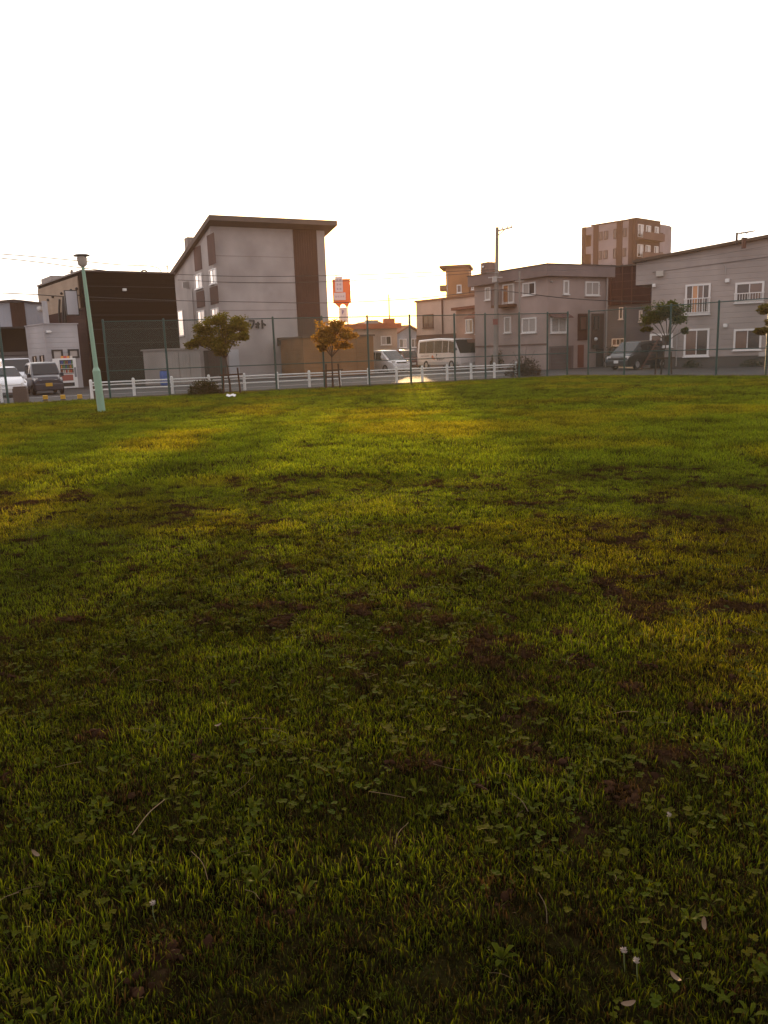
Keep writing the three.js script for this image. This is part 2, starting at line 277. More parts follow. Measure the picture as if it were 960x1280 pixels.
// B4: three-storey grey building with sloping roof
const h4 = house('photo_studio', 'three-storey grey building with single-pitch roof and a dark vertical stripe', 'building', at(273, 430, 62), at(412, 430, 66.2));
{
  const h = h4, { L } = h, yT = h.f(270, 279)[1], D = 15.5, pale = wallMat([0.52, 0.475, 0.455]);
  const yBack = h.s(219, 350)[1], fall = (yT - h.s(219, 352)[1]);
  const side = (z) => yT + (fall * z) / D;                        // wall top along the depth, z from 0 to -D
  const g = new THREE.ExtrudeGeometry(new THREE.Shape([[0, 0], [D, 0], [D, side(-D)], [0, yT]].map(([a, b]) => new THREE.Vector2(a, b))), { depth: L, bevelEnabled: false }).rotateY(Math.PI / 2);
  h.part('wall', g, pale);
  const slab = new THREE.ExtrudeGeometry(new THREE.Shape([[-1.15, 0.02], [D + 0.6, -fall - 0.5], [D + 0.6, -fall - 0.15], [-1.15, 0.38]].map(([a, b]) => new THREE.Vector2(a, yT + b))), { depth: L + 0.95, bevelEnabled: false }).rotateY(Math.PI / 2).translate(-0.35, 0, 0);
  h.part('roof', slab, wallMat([0.17, 0.13, 0.11]));
  const x0 = h.f(369, 350)[0], x1 = h.f(398, 350)[0], y0 = h.f(385, 421)[1];
  h.part('dark_stripe', bx(x0, x1, y0, yT - 0.01, 0.003, 0.06), wallMat([0.08, 0.042, 0.036], 'rib'));
  for (const py of [321, 354, 388]) h.part('joint', bx(0.02, x0 - 0.02, h.f(320, py)[1], h.f(320, py)[1] + 0.03, 0.001, 0.012), std([0.2, 0.18, 0.17], 0.9));
  const brown = wallMat([0.15, 0.09, 0.08], 'rib');
  const op = { panes: [M.mirrorPane, M.brownPane], bw: 0.08 };
  winS(h, 262.5, 336, 271, 355, op); winS(h, 244, 342, 253.5, 361, op); winS(h, 265, 385, 274, 406, op); winS(h, 247.5, 388, 257, 410, op); winS(h, 223, 388, 230, 420, { panes: [M.mirrorPane], bw: 0.06 });
  for (const [xa, ya, xb, yb] of [[260, 292, 269, 333], [243, 308, 252, 340], [263, 358, 273, 382], [246, 364, 256, 386]]) {
    const a = h.s(xa, (ya + yb) / 2), b = h.s(xb, (ya + yb) / 2), t = h.s((xa + xb) / 2, ya), u = h.s((xa + xb) / 2, yb); h.part('brown_panel', bx(-0.03, 0, u[1] + 0.1, Math.min(t[1], side(a[0]) - 0.15), a[0], b[0]), brown);
  }
  const c0 = h.f(346, 425)[0], c1 = h.f(381, 425)[0], cy0 = h.f(360, 432)[1], cy1 = h.f(360, 422)[1];
  h.part('entrance_canopy', rbx(c0, c1, cy0, cy1, 0.004, 1.0, 0.03), wallMat([0.06, 0.04, 0.038]));
  h.part('shutter', [bx(c0 + 0.2, c0 + 0.95, 0, cy0 - 0.02, 0.003, 0.08), bx(c0 + 1.05, c1 - 0.1, 0, cy0 - 0.02, 0.003, 0.08)], wallMat([0.36, 0.34, 0.37], 'lap'));
  const d0 = h.f(286, 455)[0], d1 = h.f(299, 455)[0], dt = h.f(290, 437)[1];
  h.part('door', bx(d0, d1, 0.05, dt, 0.003, 0.07), wallMat([0.62, 0.64, 0.68]), 'white side door');
  const g0 = h.f(262, 455, 1.2)[0], gt = h.f(262, 438, 1.2)[1];
  const sh = h.part('lean_to', bx(h.f(261, 455, 1.2)[0], h.f(283, 455, 1.2)[0], 0, gt, 0.004, 1.2), wallMat([0.07, 0.05, 0.045], 'rib'));
  h.part('downpipe', tube([V(-0.1, h.s(241, 360)[1], h.s(241, 360)[0]), V(-0.1, 2, h.s(241, 360)[0]), V(-0.1, 0, h.s(241, 360)[0])], 0.05), M.metal);
  const w = h.s(236, 356); h.part('wall_bracket', [bx(-0.3, 0, w[1] - 0.3, w[1] + 0.25, w[0] - 0.05, w[0] + 0.05), bx(-0.5, -0.3, w[1] - 0.25, w[1] + 0.2, w[0] - 0.05, w[0] + 0.05)], M.metal);
  const ch = h.s(232, 312); h.part('chimney', bx(0.1, 1.1, side(ch[0]) - 1, side(ch[0]) + 1.4, ch[0] - 0.6, ch[0] + 0.4), wallMat([0.35, 0.3, 0.27]));
  // shop lettering of the photo studio: long mark, fu, small o, to
  const s = 0.0, black = M.black, y1 = h.f(318, 411)[1], y2 = h.f(318, 400)[1], H = y2 - y1, X = (px) => h.f(px, 405)[0], Z0 = 0.01, Z1 = 0.12, th = H * 0.17;
  const st = (a, b) => bar(V(a[0], a[1], 0.065), V(b[0], b[1], 0.065), 0.11, th);
  const glyph = (px0, px1, k, lines) => { const a = X(px0), b = X(px1); return lines.map(([x0, y0, x1, y1b]) => st([lerp(a, b, x0), y1 + H * k * y0], [lerp(a, b, x1), y1 + H * k * y1b])); };
  const let_ = thing('shop_lettering', 'dark katakana shop lettering on the grey facade beside the maple', 'lettering', h.o.position.clone(), h.o.rotation.y);
  const put = (lines) => mesh('letter', lines, black, let_);
  put(glyph(296, 302, 1, [[0.05, 0.6, 0.95, 0.6]])); put(glyph(303, 310, 1, [[0, 0.55, 1, 0.55]]));
  put(glyph(311, 318, 1, [[0, 0.92, 0.95, 0.92], [0.95, 0.95, 0.72, 0.42], [0.72, 0.42, 0.25, 0.02]]));
  put(glyph(319, 324.5, 0.78, [[0, 0.68, 1, 0.68], [0.6, 1, 0.6, 0.02], [0.58, 0.66, 0.05, 0.15]]));
  put(glyph(326, 332, 1, [[0.25, 1, 0.25, 0], [0.28, 0.62, 0.95, 0.38]]));
}
{ // cream storage shed between the two buildings and a blue drum
  const h = house('storage_shed', 'cream steel storage shed between the dark and grey buildings', 'shed', at(209, 460, 51), at(251, 460, 53));
  const yT = h.f(230, 437)[1], x = h.L;
  h.part('body', bx(0, x, 0, yT, -2.4, 0), wallMat([0.4, 0.36, 0.33])); h.part('roof', bx(-0.1, x + 0.1, yT, yT + 0.09, -2.5, 0.12), wallMat([0.36, 0.33, 0.3]));
  for (let i = 0; i < 3; i++) h.part('door', bx(0.08 + ((x - 0.1) * i) / 3, 0.04 + ((x - 0.1) * (i + 1)) / 3, 0.08, yT - 0.1, 0.004, 0.03 + 0.02 * (i % 2)), wallMat([0.38, 0.35, 0.32], 'rib'));
  const p = at(206, 473, 50.5), t = thing('plastic_drum', 'blue plastic drum at the foot of the dark wall', 'drum', V(p.x, -0.075, p.z));
  mesh('drum_body', new THREE.LatheGeometry([[0, 0], [0.26, 0], [0.29, 0.06], [0.29, 0.26], [0.31, 0.29], [0.29, 0.32], [0.29, 0.6], [0.31, 0.63], [0.29, 0.66], [0.28, 0.84], [0.24, 0.88], [0, 0.88]].map(([a, b]) => new THREE.Vector2(a, b)), 18), M.blue, t); mesh('lid', cyl(0.25, 0.25, 0.05, 0, 0.88, 0, 16), M.black, t);
}
{ // brown timber-clad low building
  const h = house('brown_shed', 'low brown clad building behind the small maple', 'shed', at(380, 450, 58), at(467.5, 450, 60));
  const yT = h.f(430, 421)[1], { L } = h;
  h.part('wall', bx(0, L, 0, yT, -6, 0), wallMat([0.33, 0.16, 0.065], 'lap')); h.part('roof', bx(-0.1, L + 0.1, yT, yT + 0.12, -6.1, 0.12), std([0.1, 0.05, 0.03], 0.7));
  for (let i = 1; i < 4; i++) h.part('batten', bx((L * i) / 4 - 0.04, (L * i) / 4 + 0.04, 0.05, yT - 0.02, 0.001, 0.03), wallMat([0.29, 0.14, 0.055]));
}
{ // cream single-storey building with red roof edge
  const h = house('cream_bungalow', 'low cream building with a reddish flat roof edge beyond the white minivan', 'building', at(434, 440, 75), at(497, 440, 76.5));
  const yT = h.f(470, 411)[1], yR = h.f(470, 404.5)[1], { L } = h;
  h.part('wall', bx(0, L, 0, yT, -6, 0), wallMat([0.55, 0.45, 0.38])); h.part('roof', bx(-0.2, L + 0.3, yT, yR, -6.2, 0.45), wallMat([0.5, 0.15, 0.06]));
  const a = h.f(488, 404)[0], b = h.f(499, 404)[0]; h.part('chimney', bx(a, b, yR, h.f(494, 397)[1], -2.2, -1.2), wallMat([0.5, 0.18, 0.08]));
  h.part('skylight', bx(a - 2, a - 0.9, yR, yR + 0.35, -1.6, -0.8), M.metal);
  winF(h, 476, 420, 489, 431, { panes: [M.curtain, M.glass] });
}
function farHouse(label, px0, px1, base, d0, d1, eave, ridge, wallC, roofC) {
  const h = house('far_house', label, 'house', at(px0, base, d0), at(px1, base, d1)), { L } = h, m = (px0 + px1) / 2, yE = h.f(m, eave)[1], yR = h.f(m, ridge)[1];
  h.part('wall', prism([[0, 0], [L, 0], [L, yE], [L / 2, yR - 0.1], [0, yE]], -7, 0), wallMat(wallC, 'lap'));
  h.part('roof', [prism([[-0.4, yE - 0.15], [L / 2, yR], [L / 2, yR + 0.18], [-0.4, yE + 0.03]], -7.3, 0.4), prism([[L / 2, yR], [L + 0.4, yE - 0.15], [L + 0.4, yE + 0.03], [L / 2, yR + 0.18]], -7.3, 0.4)], wallMat(roofC));
  win(h, 'front', L * 0.15, L * 0.42, yE * 0.55, yE * 0.85, { panes: [M.glass, M.curtain] }); win(h, 'front', L * 0.58, L * 0.85, yE * 0.55, yE * 0.85, { panes: [M.glass, M.glass] }); win(h, 'front', L * 0.4, L * 0.65, 0.9, yE * 0.42, { panes: [M.glass, M.glass] });
}
farHouse('small far house with dark brown gable left of the light two-storey house', 494, 528, 448, 104, 108, 418, 408, [0.36, 0.38, 0.42], [0.3, 0.11, 0.05]);
farHouse('far house with reddish gable showing above the low cream building', 446, 492, 450, 122, 124, 410, 402, [0.4, 0.3, 0.25], [0.36, 0.13, 0.06]);

// B6 + extension
{
  const h = house('light_house', 'light two-storey house with a brown lower band behind the minibus', 'house', at(522, 455, 75), at(597, 455, 68.5)), { L } = h;
  const yT = h.f(522, 378)[1], yB = h.f(545, 418)[1], bandB = h.f(545, 441)[1];
  h.part('wall', bx(0, L, 0, yT, -7, 0), wallMat([0.66, 0.5, 0.42])); h.part('roof_edge', bx(-0.12, L + 0.05, yT, yT + 0.16, -7.1, 0.12), wallMat([0.28, 0.15, 0.1]));
  h.part('brown_band', bx(0.003, h.f(572, 420)[0], 0.3, yB, 0.003, 0.07), wallMat([0.17, 0.09, 0.07], 'lap'));
  winF(h, 529, 393, 542, 410, { panes: [M.brownPane, M.brownPane], frame: wallMat([0.2, 0.1, 0.07]) });
  const p = h.f(554, 400)[0]; h.part('downpipe', tube([V(p, yT, 0.1), V(p, yT / 2, 0.1), V(p, yB, 0.1)], 0.07), M.rust);
  const a = h.f(543, 372)[0]; h.part('mast', cyl(0.04, 0.03, 2.2, a, yT + 0.16, -1.5, 6), M.metal);
}
{
  const h = house('shop_extension', 'two-storey projecting bay with awning and paired windows behind the utility pole', 'house', at(571, 455, 67.6), at(622, 455, 62.5)), { L } = h;
  const yT = h.f(572, 388)[1], yC = h.f(590, 424)[1];
  h.part('wall', bx(0, L, 0, yT, -6, 0), wallMat([0.5, 0.31, 0.23])); h.part('roof_edge', bx(-0.2, L + 0.1, yT, yT + 0.22, -6, 0.35), wallMat([0.24, 0.1, 0.07]));
  winF(h, 583, 399, 592, 416, { panes: [M.curtain, M.brownPane] }); winF(h, 595, 397, 607, 417, { panes: [M.curtain, M.curtain, M.glass], bw: 0.09 }); winF(h, 609, 396, 617, 416, { panes: [M.curtain] });
  const a = h.f(592, 396)[0], b = h.f(616, 394)[0], ay = h.f(604, 389)[1];
  h.part('awning', new THREE.ExtrudeGeometry(new THREE.Shape([[0, 0], [0.9, -0.42], [0.9, -0.5], [0, -0.1]].map(([x, y]) => new THREE.Vector2(x, y))), { depth: b - a, bevelEnabled: false }).rotateY(-Math.PI / 2).translate(b, ay, 0.003), wallMat([0.3, 0.12, 0.08]));
  h.part('canopy', bx(h.f(574, 430)[0], L, yC - 0.28, yC, 0.003, 0.9), wallMat([0.2, 0.09, 0.065])); h.part('shutter', bx(0.4, L - 0.5, 0, yC - 0.3, 0.002, 0.05), wallMat([0.26, 0.18, 0.15], 'lap'));
}
// B7: grey corner house
const h7 = house('corner_house', 'grey two-storey corner house with deep roof fascia, garage and brown entrance', 'house', at(684, 460, 56), at(757, 460, 58.8));
{
  const h = h7, { L } = h, yT = h.f(684, 331)[1], yF = h.f(684, 345.5)[1], D = -h.s(593, 352)[0], grey = wallMat([0.44, 0.35, 0.32]);
  h.part('wall', bx(0, L, 0, yT - 0.02, -D, 0), grey);
  h.part('fascia', [bx(-0.4, L + 0.35, yF, yT, 0.002, 0.4), bx(-0.4, -0.002, yF, yT, -D - 0.3, 0.002), bx(L + 0.002, L + 0.35, yF, yT, -D, 0.002)], wallMat([0.27, 0.21, 0.2]));
  h.part('roof', bx(-0.45, L + 0.4, yT, yT + 0.06, -D - 0.35, 0.45), M.dark);
  const wopt = { panes: [M.curtain, M.glass], bw: 0.09 };
  winF(h, 703.5, 350.5, 710.5, 368, { panes: [M.curtain], bw: 0.09 }); winF(h, 731, 352, 748.5, 369.5, { panes: [M.curtain, M.curtain], bw: 0.09 });
  winF(h, 688, 397, 708, 416, { panes: [M.curtain, M.curtain], bw: 0.09 });
  const awn = (x0, x1, y) => h.part('window_hood', new THREE.ExtrudeGeometry(new THREE.Shape([[0, 0], [0.55, -0.28], [0.55, -0.34], [0, -0.12]].map(([a, b]) => new THREE.Vector2(a, b))), { depth: x1 - x0, bevelEnabled: false }).rotateY(-Math.PI / 2).translate(x1, y, 0.002), wallMat([0.17, 0.09, 0.08]));
  awn(h.f(686, 392)[0], h.f(710, 392)[0], h.f(698, 391.5)[1]);
  winS(h, 654, 353, 670, 369, wopt); winS(h, 653, 397, 671, 416, { panes: [M.curtain, M.curtain], bw: 0.09 }); winS(h, 629, 355, 643, 379, { panes: [M.warm, M.curtain], bw: 0.09 }); winS(h, 607, 359, 614, 375, { panes: [M.curtain], bw: 0.08 }); winS(h, 631, 396, 639, 416, { panes: [M.curtain], bw: 0.08 });
  // balcony on the left face
  const b0 = h.s(626, 380)[0], b1 = h.s(646, 380)[0], by = h.s(636, 381)[1], rails = [];
  h.part('balcony', bx(-0.9, -0.003, by - 0.18, by, b0, b1), wallMat([0.16, 0.09, 0.06]));
  for (let i = 0; i <= 12; i++) rails.push(bx(-0.88, -0.85, by, by + 1, lerp(b0, b1, i / 12) - 0.015, lerp(b0, b1, i / 12) + 0.015)); rails.push(bx(-0.9, -0.83, by + 1, by + 1.05, b0, b1));
  h.part('balcony_railing', rails, M.rust);
  h.part('lower_band', bx(-0.05, -0.003, h.s(660, 430)[1] - 0.1, h.s(660, 430)[1], -D, -0.02), wallMat([0.2, 0.12, 0.1]));
  // garage, brown balcony screens, doors
  h.part('garage_surround', bx(h.f(686, 450)[0], h.f(716, 450)[0], 0, h.f(700, 432.5)[1], 0.003, 0.06), wallMat([0.2, 0.16, 0.155]));
  const ga = h.f(688, 450)[0], gb = h.f(713, 450)[0], gt = h.f(700, 434.5)[1];
  for (let i = 0; i < 6; i++) h.part('garage_slat', bx(ga, gb, (gt * i) / 6 + 0.01, (gt * (i + 0.93)) / 6, 0.061, 0.085), wallMat([0.17, 0.125, 0.12]));
  const s0 = h.f(722, 410), s1 = h.f(754, 410), sy0 = h.f(738, 425)[1], sy1 = h.f(738, 392)[1], mid = (s0[0] + s1[0]) / 2;
  h.part('entrance_screen', [bx(s0[0], mid - 0.35, sy0, sy1, 0.003, 0.07), bx(mid + 0.05, s1[0], sy0 - 0.6, sy1, 0.003, 0.07)], wallMat([0.11, 0.055, 0.045], 'rib'));
  for (const [xa, xb] of [[s0[0] + 0.12, mid - 0.5], [mid + 0.25, s1[0] - 0.55]]) { win(h, 'front', xa, xb, sy0 + 0.7, sy1 - 0.18, { panes: [M.brownPane], frame: M.dark, bw: 0.05, sill: false, L: 0.07 }); }
  h.part('front_door', bx(h.f(722, 445)[0], h.f(729, 445)[0], 0.05, h.f(726, 431)[1], 0.003, 0.06), std([0.14, 0.045, 0.03], 0.5), 'reddish brown door'); 
  h.part('porch', [bx(h.f(745, 440)[0], h.f(754, 440)[0], 0.02, sy0 - 0.62, 0.003, 0.05)], wallMat([0.07, 0.05, 0.05]));
  h.part('porch_lamp', new THREE.SphereGeometry(0.13, 10, 8).translate(h.f(743, 424)[0], h.f(743, 424)[1], 0.14), M.white);
  h.part('letter_box', rbx(h.f(740, 433)[0], h.f(746, 433)[0], h.f(743, 436)[1], h.f(743, 431)[1], 0.003, 0.2, 0.03), M.black);
  h.part('downpipe', tube([V(L - 0.12, yF, 0.12), V(L - 0.12, yF / 2, 0.12), V(L - 0.12, 0, 0.12)], 0.06), M.metal);
  h.part('vent_cap', [0, 1].map((i) => new THREE.SphereGeometry(0.09, 8, 6).translate(h.f(689 + i * 60, 352)[0], h.f(689, 352)[1] - i * 0.2, 0.03)), M.metal);
  // roof structures at the far end
  const t0 = h.s(559, 360), t1 = h.s(586, 360), ty = h.s(572, 334)[1];
  h.part('roof_tower', bx(0.1, 0.75, yT, h.s(606, 328, 0.1)[1], h.s(601, 340, 0.1)[0], h.s(610, 340, 0.1)[0]), wallMat([0.3, 0.2, 0.17]));
  h.part('tower_lamp', new THREE.SphereGeometry(0.1, 8, 6).translate(0.06, h.s(602, 334)[1], h.s(603, 334)[0]), M.white);
}
{ // stair tower rising behind the light house
  const h = house('stair_tower', 'tan stair tower with stepped slabs rising behind the light house', 'building', at(559, 440, 76), at(602, 440, 75.4)), { L } = h;
  const yT = h.f(560, 335)[1], x1 = h.f(586, 350)[0], yL = h.f(592, 348)[1];
  h.part('tower_wall', bx(0, x1, 0, yT, -3.2, 0), wallMat([0.5, 0.27, 0.14])); h.part('wing_wall', bx(x1 + 0.003, L + 1.5, 0, yL, -3.2, -0.2), wallMat([0.44, 0.25, 0.16]));
  h.part('roof', bx(-0.55, x1 + 0.15, yT, yT + 0.22, -3.3, 0.15), wallMat([0.3, 0.17, 0.1])); h.part('wing_roof', bx(x1 + 0.16, L + 1.6, yL, yL + 0.14, -3.3, 0.05), wallMat([0.3, 0.17, 0.1]));
  h.part('balcony_slab', bx(-0.6, 0, h.f(560, 363)[1], h.f(560, 356)[1], -1.6, -0.1), wallMat([0.36, 0.22, 0.13]));
  winF(h, 571, 356, 577, 366, { panes: [M.brownPane] }); winF(h, 589, 354, 592, 362, { panes: [M.curtain], L: -0.2, bw: 0.05 });
}
// B8: brown sheeted upper storey over blue-grey house
{
  const h = house('brown_annex', 'dark red-brown sheeted annex over a blue-grey ground floor between two grey buildings', 'building', at(755, 455, 62), at(812, 455, 60)), { L } = h;
  const yM = h.f(775, 381)[1], yT = h.f(775, 334)[1];
  h.part('lower_wall', bx(0, L, 0, yM, -6, 0), wallMat([0.16, 0.165, 0.2], 'lap')); h.part('upper_wall', bx(0.3, L, yM + 0.004, yT, -6, 0.25), wallMat([0.06, 0.03, 0.031], 'rib'));
  for (let i = 1; i < 5; i++) h.part('sheet_rail', bx(0.3, L, lerp(yM, yT, i / 5), lerp(yM, yT, i / 5) + 0.06, 0.252, 0.29), wallMat([0.1, 0.055, 0.055]));
  for (const px of [764, 778, 790]) h.part('scaffold_pole', cyl(0.035, 0.035, yT - yM + 0.2, h.f(px, 360, 0.3)[0], yM, 0.34, 6), M.rust);
  h.part('roof', bx(0.2, L + 0.1, yT, yT + 0.1, -6.1, 0.4), M.dark);
  winF(h, 774, 384, 779, 399, { panes: [M.glass] }); winF(h, 799, 388, 803, 402, { panes: [M.curtain], bw: 0.05 });
  winF(h, 765, 423, 781, 432, { panes: [M.brownPane, M.glass, M.glass] });
}
// B9: apartment tower
{
  const h = house('apartment_tower', 'brown and beige apartment tower rising above the roofs', 'apartment block', at(791, 440, 130), at(838, 440, 138)), { L } = h, D = 9.6;
  const yT = h.f(790, 272)[1], fl = 2.95, brown = wallMat([0.06, 0.036, 0.044]), beige = wallMat([0.36, 0.315, 0.335]), xs = h.f(825, 300)[0];
  const sz = (px) => h.s(px, 300)[0], zEnd = sz(739);
  h.part('wall', bx(0, L, 0, yT - 0.12, zEnd, -0.8), beige); h.part('front_wall', bx(0.003, xs, 0, yT, -0.8, -0.02), brown);
  h.part('side_wing', bx(xs + 0.003, L, 0, yT - 0.3, -0.799, -0.5), beige);
  h.part('end_fin', bx(0, 2.2, 0, yT - 0.1, sz(731.5), sz(727)), brown, 'brown end fin'); 
  for (let k = 0; k < 7; k++) h.part('landing', bx(0.2, 2, yT - 0.12 - k * fl - 1.25, yT - 0.12 - k * fl - (k ? 0.1 : 0), sz(731.5), zEnd), beige);
  for (const [a, b] of [[742, 748], [771, 778], [786, 791]]) h.part('brown_band', bx(-0.12, -0.002, 0, yT + (a > 760 ? 0.06 : 0.02), sz(a), Math.min(sz(b), -0.02)), brown);
  h.part('roof_edge', [bx(-0.1, xs + 0.05, yT, yT + 0.1, -1.2, 0.1), bx(-0.15, 0.5, yT - 0.119, yT + 0.05, zEnd, -1.2)], brown);
  for (let k = 0; k < 5; k++) {
    const y = yT - 0.5 - k * fl;
    for (const [a, b] of [[749, 753], [755, 760], [779, 783]]) win(h, 'left', sz(a), sz(b), y - 2, y - 0.7, { panes: [M.brownPane, M.glass], frame: brown, sill: false, bw: 0.06 });
    win(h, 'left', sz(767), sz(770.5), y - 2.1, y - 0.6, { panes: [M.glass], frame: brown, sill: false, bw: 0.06 });
    for (const [a, b] of [[797, 804], [807, 813], [818, 823]]) win(h, 'front', h.f(a, 300)[0], h.f(b, 300)[0], y - 2.2, y - 0.3, { panes: [M.glass, M.curtain], frame: M.frame, sill: false, bw: 0.1, L: -0.02 });
    h.part('balcony', [bx(0.6, xs - 0.3, y - 2.6, y - 2.45, -0.02, 1.0), bx(0.6, xs - 0.3, y - 2.45, y - 1.5, 0.92, 1.0)], wallMat([0.16, 0.1, 0.09]));
    win(h, 'front', h.f(828, 300)[0], h.f(832, 300)[0], y - 2.3, y - 1, { panes: [M.glass], frame: brown, sill: false, bw: 0.08, L: -0.5 });
  }
}
// B10: light grey house at the right
const h10 = house('grey_house', 'light grey two-storey house with rising roofline, white windows, at right', 'house', at(812, 455, 51.2), at(1010, 455, 46.6));
{
  const h = h10, { L } = h, pale = wallMat([0.47, 0.41, 0.38], 'lap'), xl = h.f(795, 345)[0], yl = h.f(795, 328.5)[1], yr = h.f(960, 298)[1], xr = h.f(960, 298)[0], yo = h.f(804, 356)[1];
  const top = (x) => yl + ((yr - yl) * (x - xl)) / (xr - xl);
  h.part('wall', prism([[0, 0.62], [L, 0.62], [L, top(L)], [xl, top(xl)], [xl, yo], [0, yo]], -8, 0), pale);
  h.part('foundation', bx(0.04, L - 0.02, 0, 0.62, -7.95, -0.05), wallMat([0.13, 0.115, 0.105]));
  h.part('roof', prism([[xl - 0.2, top(xl) - 0.02], [L + 0.3, top(L) + 0.05], [L + 0.3, top(L) + 0.22], [xl - 0.2, top(xl) + 0.15]], -8.3, 0.28), wallMat([0.13, 0.1, 0.08]));
  h.part('trim_line', bar(V(xl + 1, top(xl) - 0.65, 0.012), V(L - 0.6, top(L) - 1.15, 0.012), 0.03, 0.04), wallMat([0.24, 0.21, 0.2]));
  winF(h, 856.5, 355, 888, 393, { panes: [M.glass, M.warm, M.brownPane, M.glass].slice(0, 4), bw: 0.11, rail: 0.95 });
  winF(h, 919, 352.5, 955, 378, { panes: [M.glass, M.brownPane], bw: 0.11, rail: 0.55 });
  winF(h, 812.5, 417, 841, 434, { panes: [M.brownPane, M.glass], bw: 0.11 }); winF(h, 855, 411, 886.5, 445.5, { panes: [M.brownPane, M.glass], bw: 0.11 }); winF(h, 917, 411, 952, 437.5, { panes: [M.brownPane, M.glass], bw: 0.11 });
  const b = (n, px, py, w, t, m = M.white) => { const p = h.f(px, py); h.part(n, rbx(p[0] - w, p[0] + w, p[1] - t, p[1] + t, 0.001, 0.22, 0.03), m); };
  b('vent_hood', 825.5, 342.5, 0.22, 0.16, std([0.45, 0.42, 0.37], 0.5)); b('lamp_box', 909.5, 351, 0.11, 0.11); b('lamp_box', 907, 407, 0.11, 0.11); b('vent_cap', 818, 357, 0.09, 0.1); b('meter_box', 953, 443, 0.18, 0.12, std([0.42, 0.4, 0.38], 0.6));
  const c = h.f(846, 440); h.part('downpipe', tube([V(c[0], h.f(846, 410)[1], 0.08), V(c[0], 1.6, 0.08), V(c[0], 0.1, 0.08)], 0.035), M.metal);
  const d = h.f(907, 330); h.part('conduit', tube([V(d[0] - 0.1, d[1], 0.03), V(d[0], d[1] - 0.15, 0.03), V(d[0], h.f(908, 348)[1], 0.03)], 0.02), M.metal);
}
{ // roof aerial and small chimney
  const p = at(920.5, 305, 47.5), t = thing('roof_aerial', 'bent television aerial on the roof of the light grey house', 'aerial', p);
  mesh('mast', cyl(0.07, 0.06, 0.62, 0, 0, 0, 8), M.dark, t); const q = [bar(V(0, 0.55, 0), V(1.0, 0.68, 0.1), 0.035)];
  for (let i = 0; i < 8; i++) q.push(bar(V(0.1 + i * 0.12, 0.55 + i * 0.015 - 0.02, -0.3 + i * 0.02), V(0.13 + i * 0.12, 0.58 + i * 0.015, 0.35 - i * 0.02), 0.025)); q.push(bar(V(0.2, 0.2, 0), V(0.6, 0.62, 0.05), 0.03)); mesh('boom', q, M.dark, t);
  const c = at(930, 303.5, 47.5), o = thing('roof_chimney', 'short chimney stub beside the aerial on the grey roof', 'chimney', c); mesh('stack', rbx(-0.09, 0.09, -0.3, 0.22, -0.1, 0.1, 0.01), M.rust, o); mesh('cap', bx(-0.12, 0.12, 0.221, 0.27, -0.13, 0.13), M.dark, o);
}
{ // outside stair
  const a = at(813, 458, 50.2), t = thing('outside_stair', 'rusty slatted outside stair beside the dark minivan', 'stair', V(a.x, -0.075, a.z), R(8));
  for (let i = 0; i < 8; i++) mesh('tread', bx(-0.85 + i * 0.12, -0.5 + i * 0.12, 0.18 + i * 0.19, 0.22 + i * 0.19, 0, 0.7), M.rust, t);
  mesh('stringer', [bar(V(-0.95, 0, 0), V(0.1, 1.75, 0), 0.04, 0.09), bar(V(-0.95, 0, 0.7), V(0.1, 1.75, 0.7), 0.04, 0.09)], M.rust, t);
}

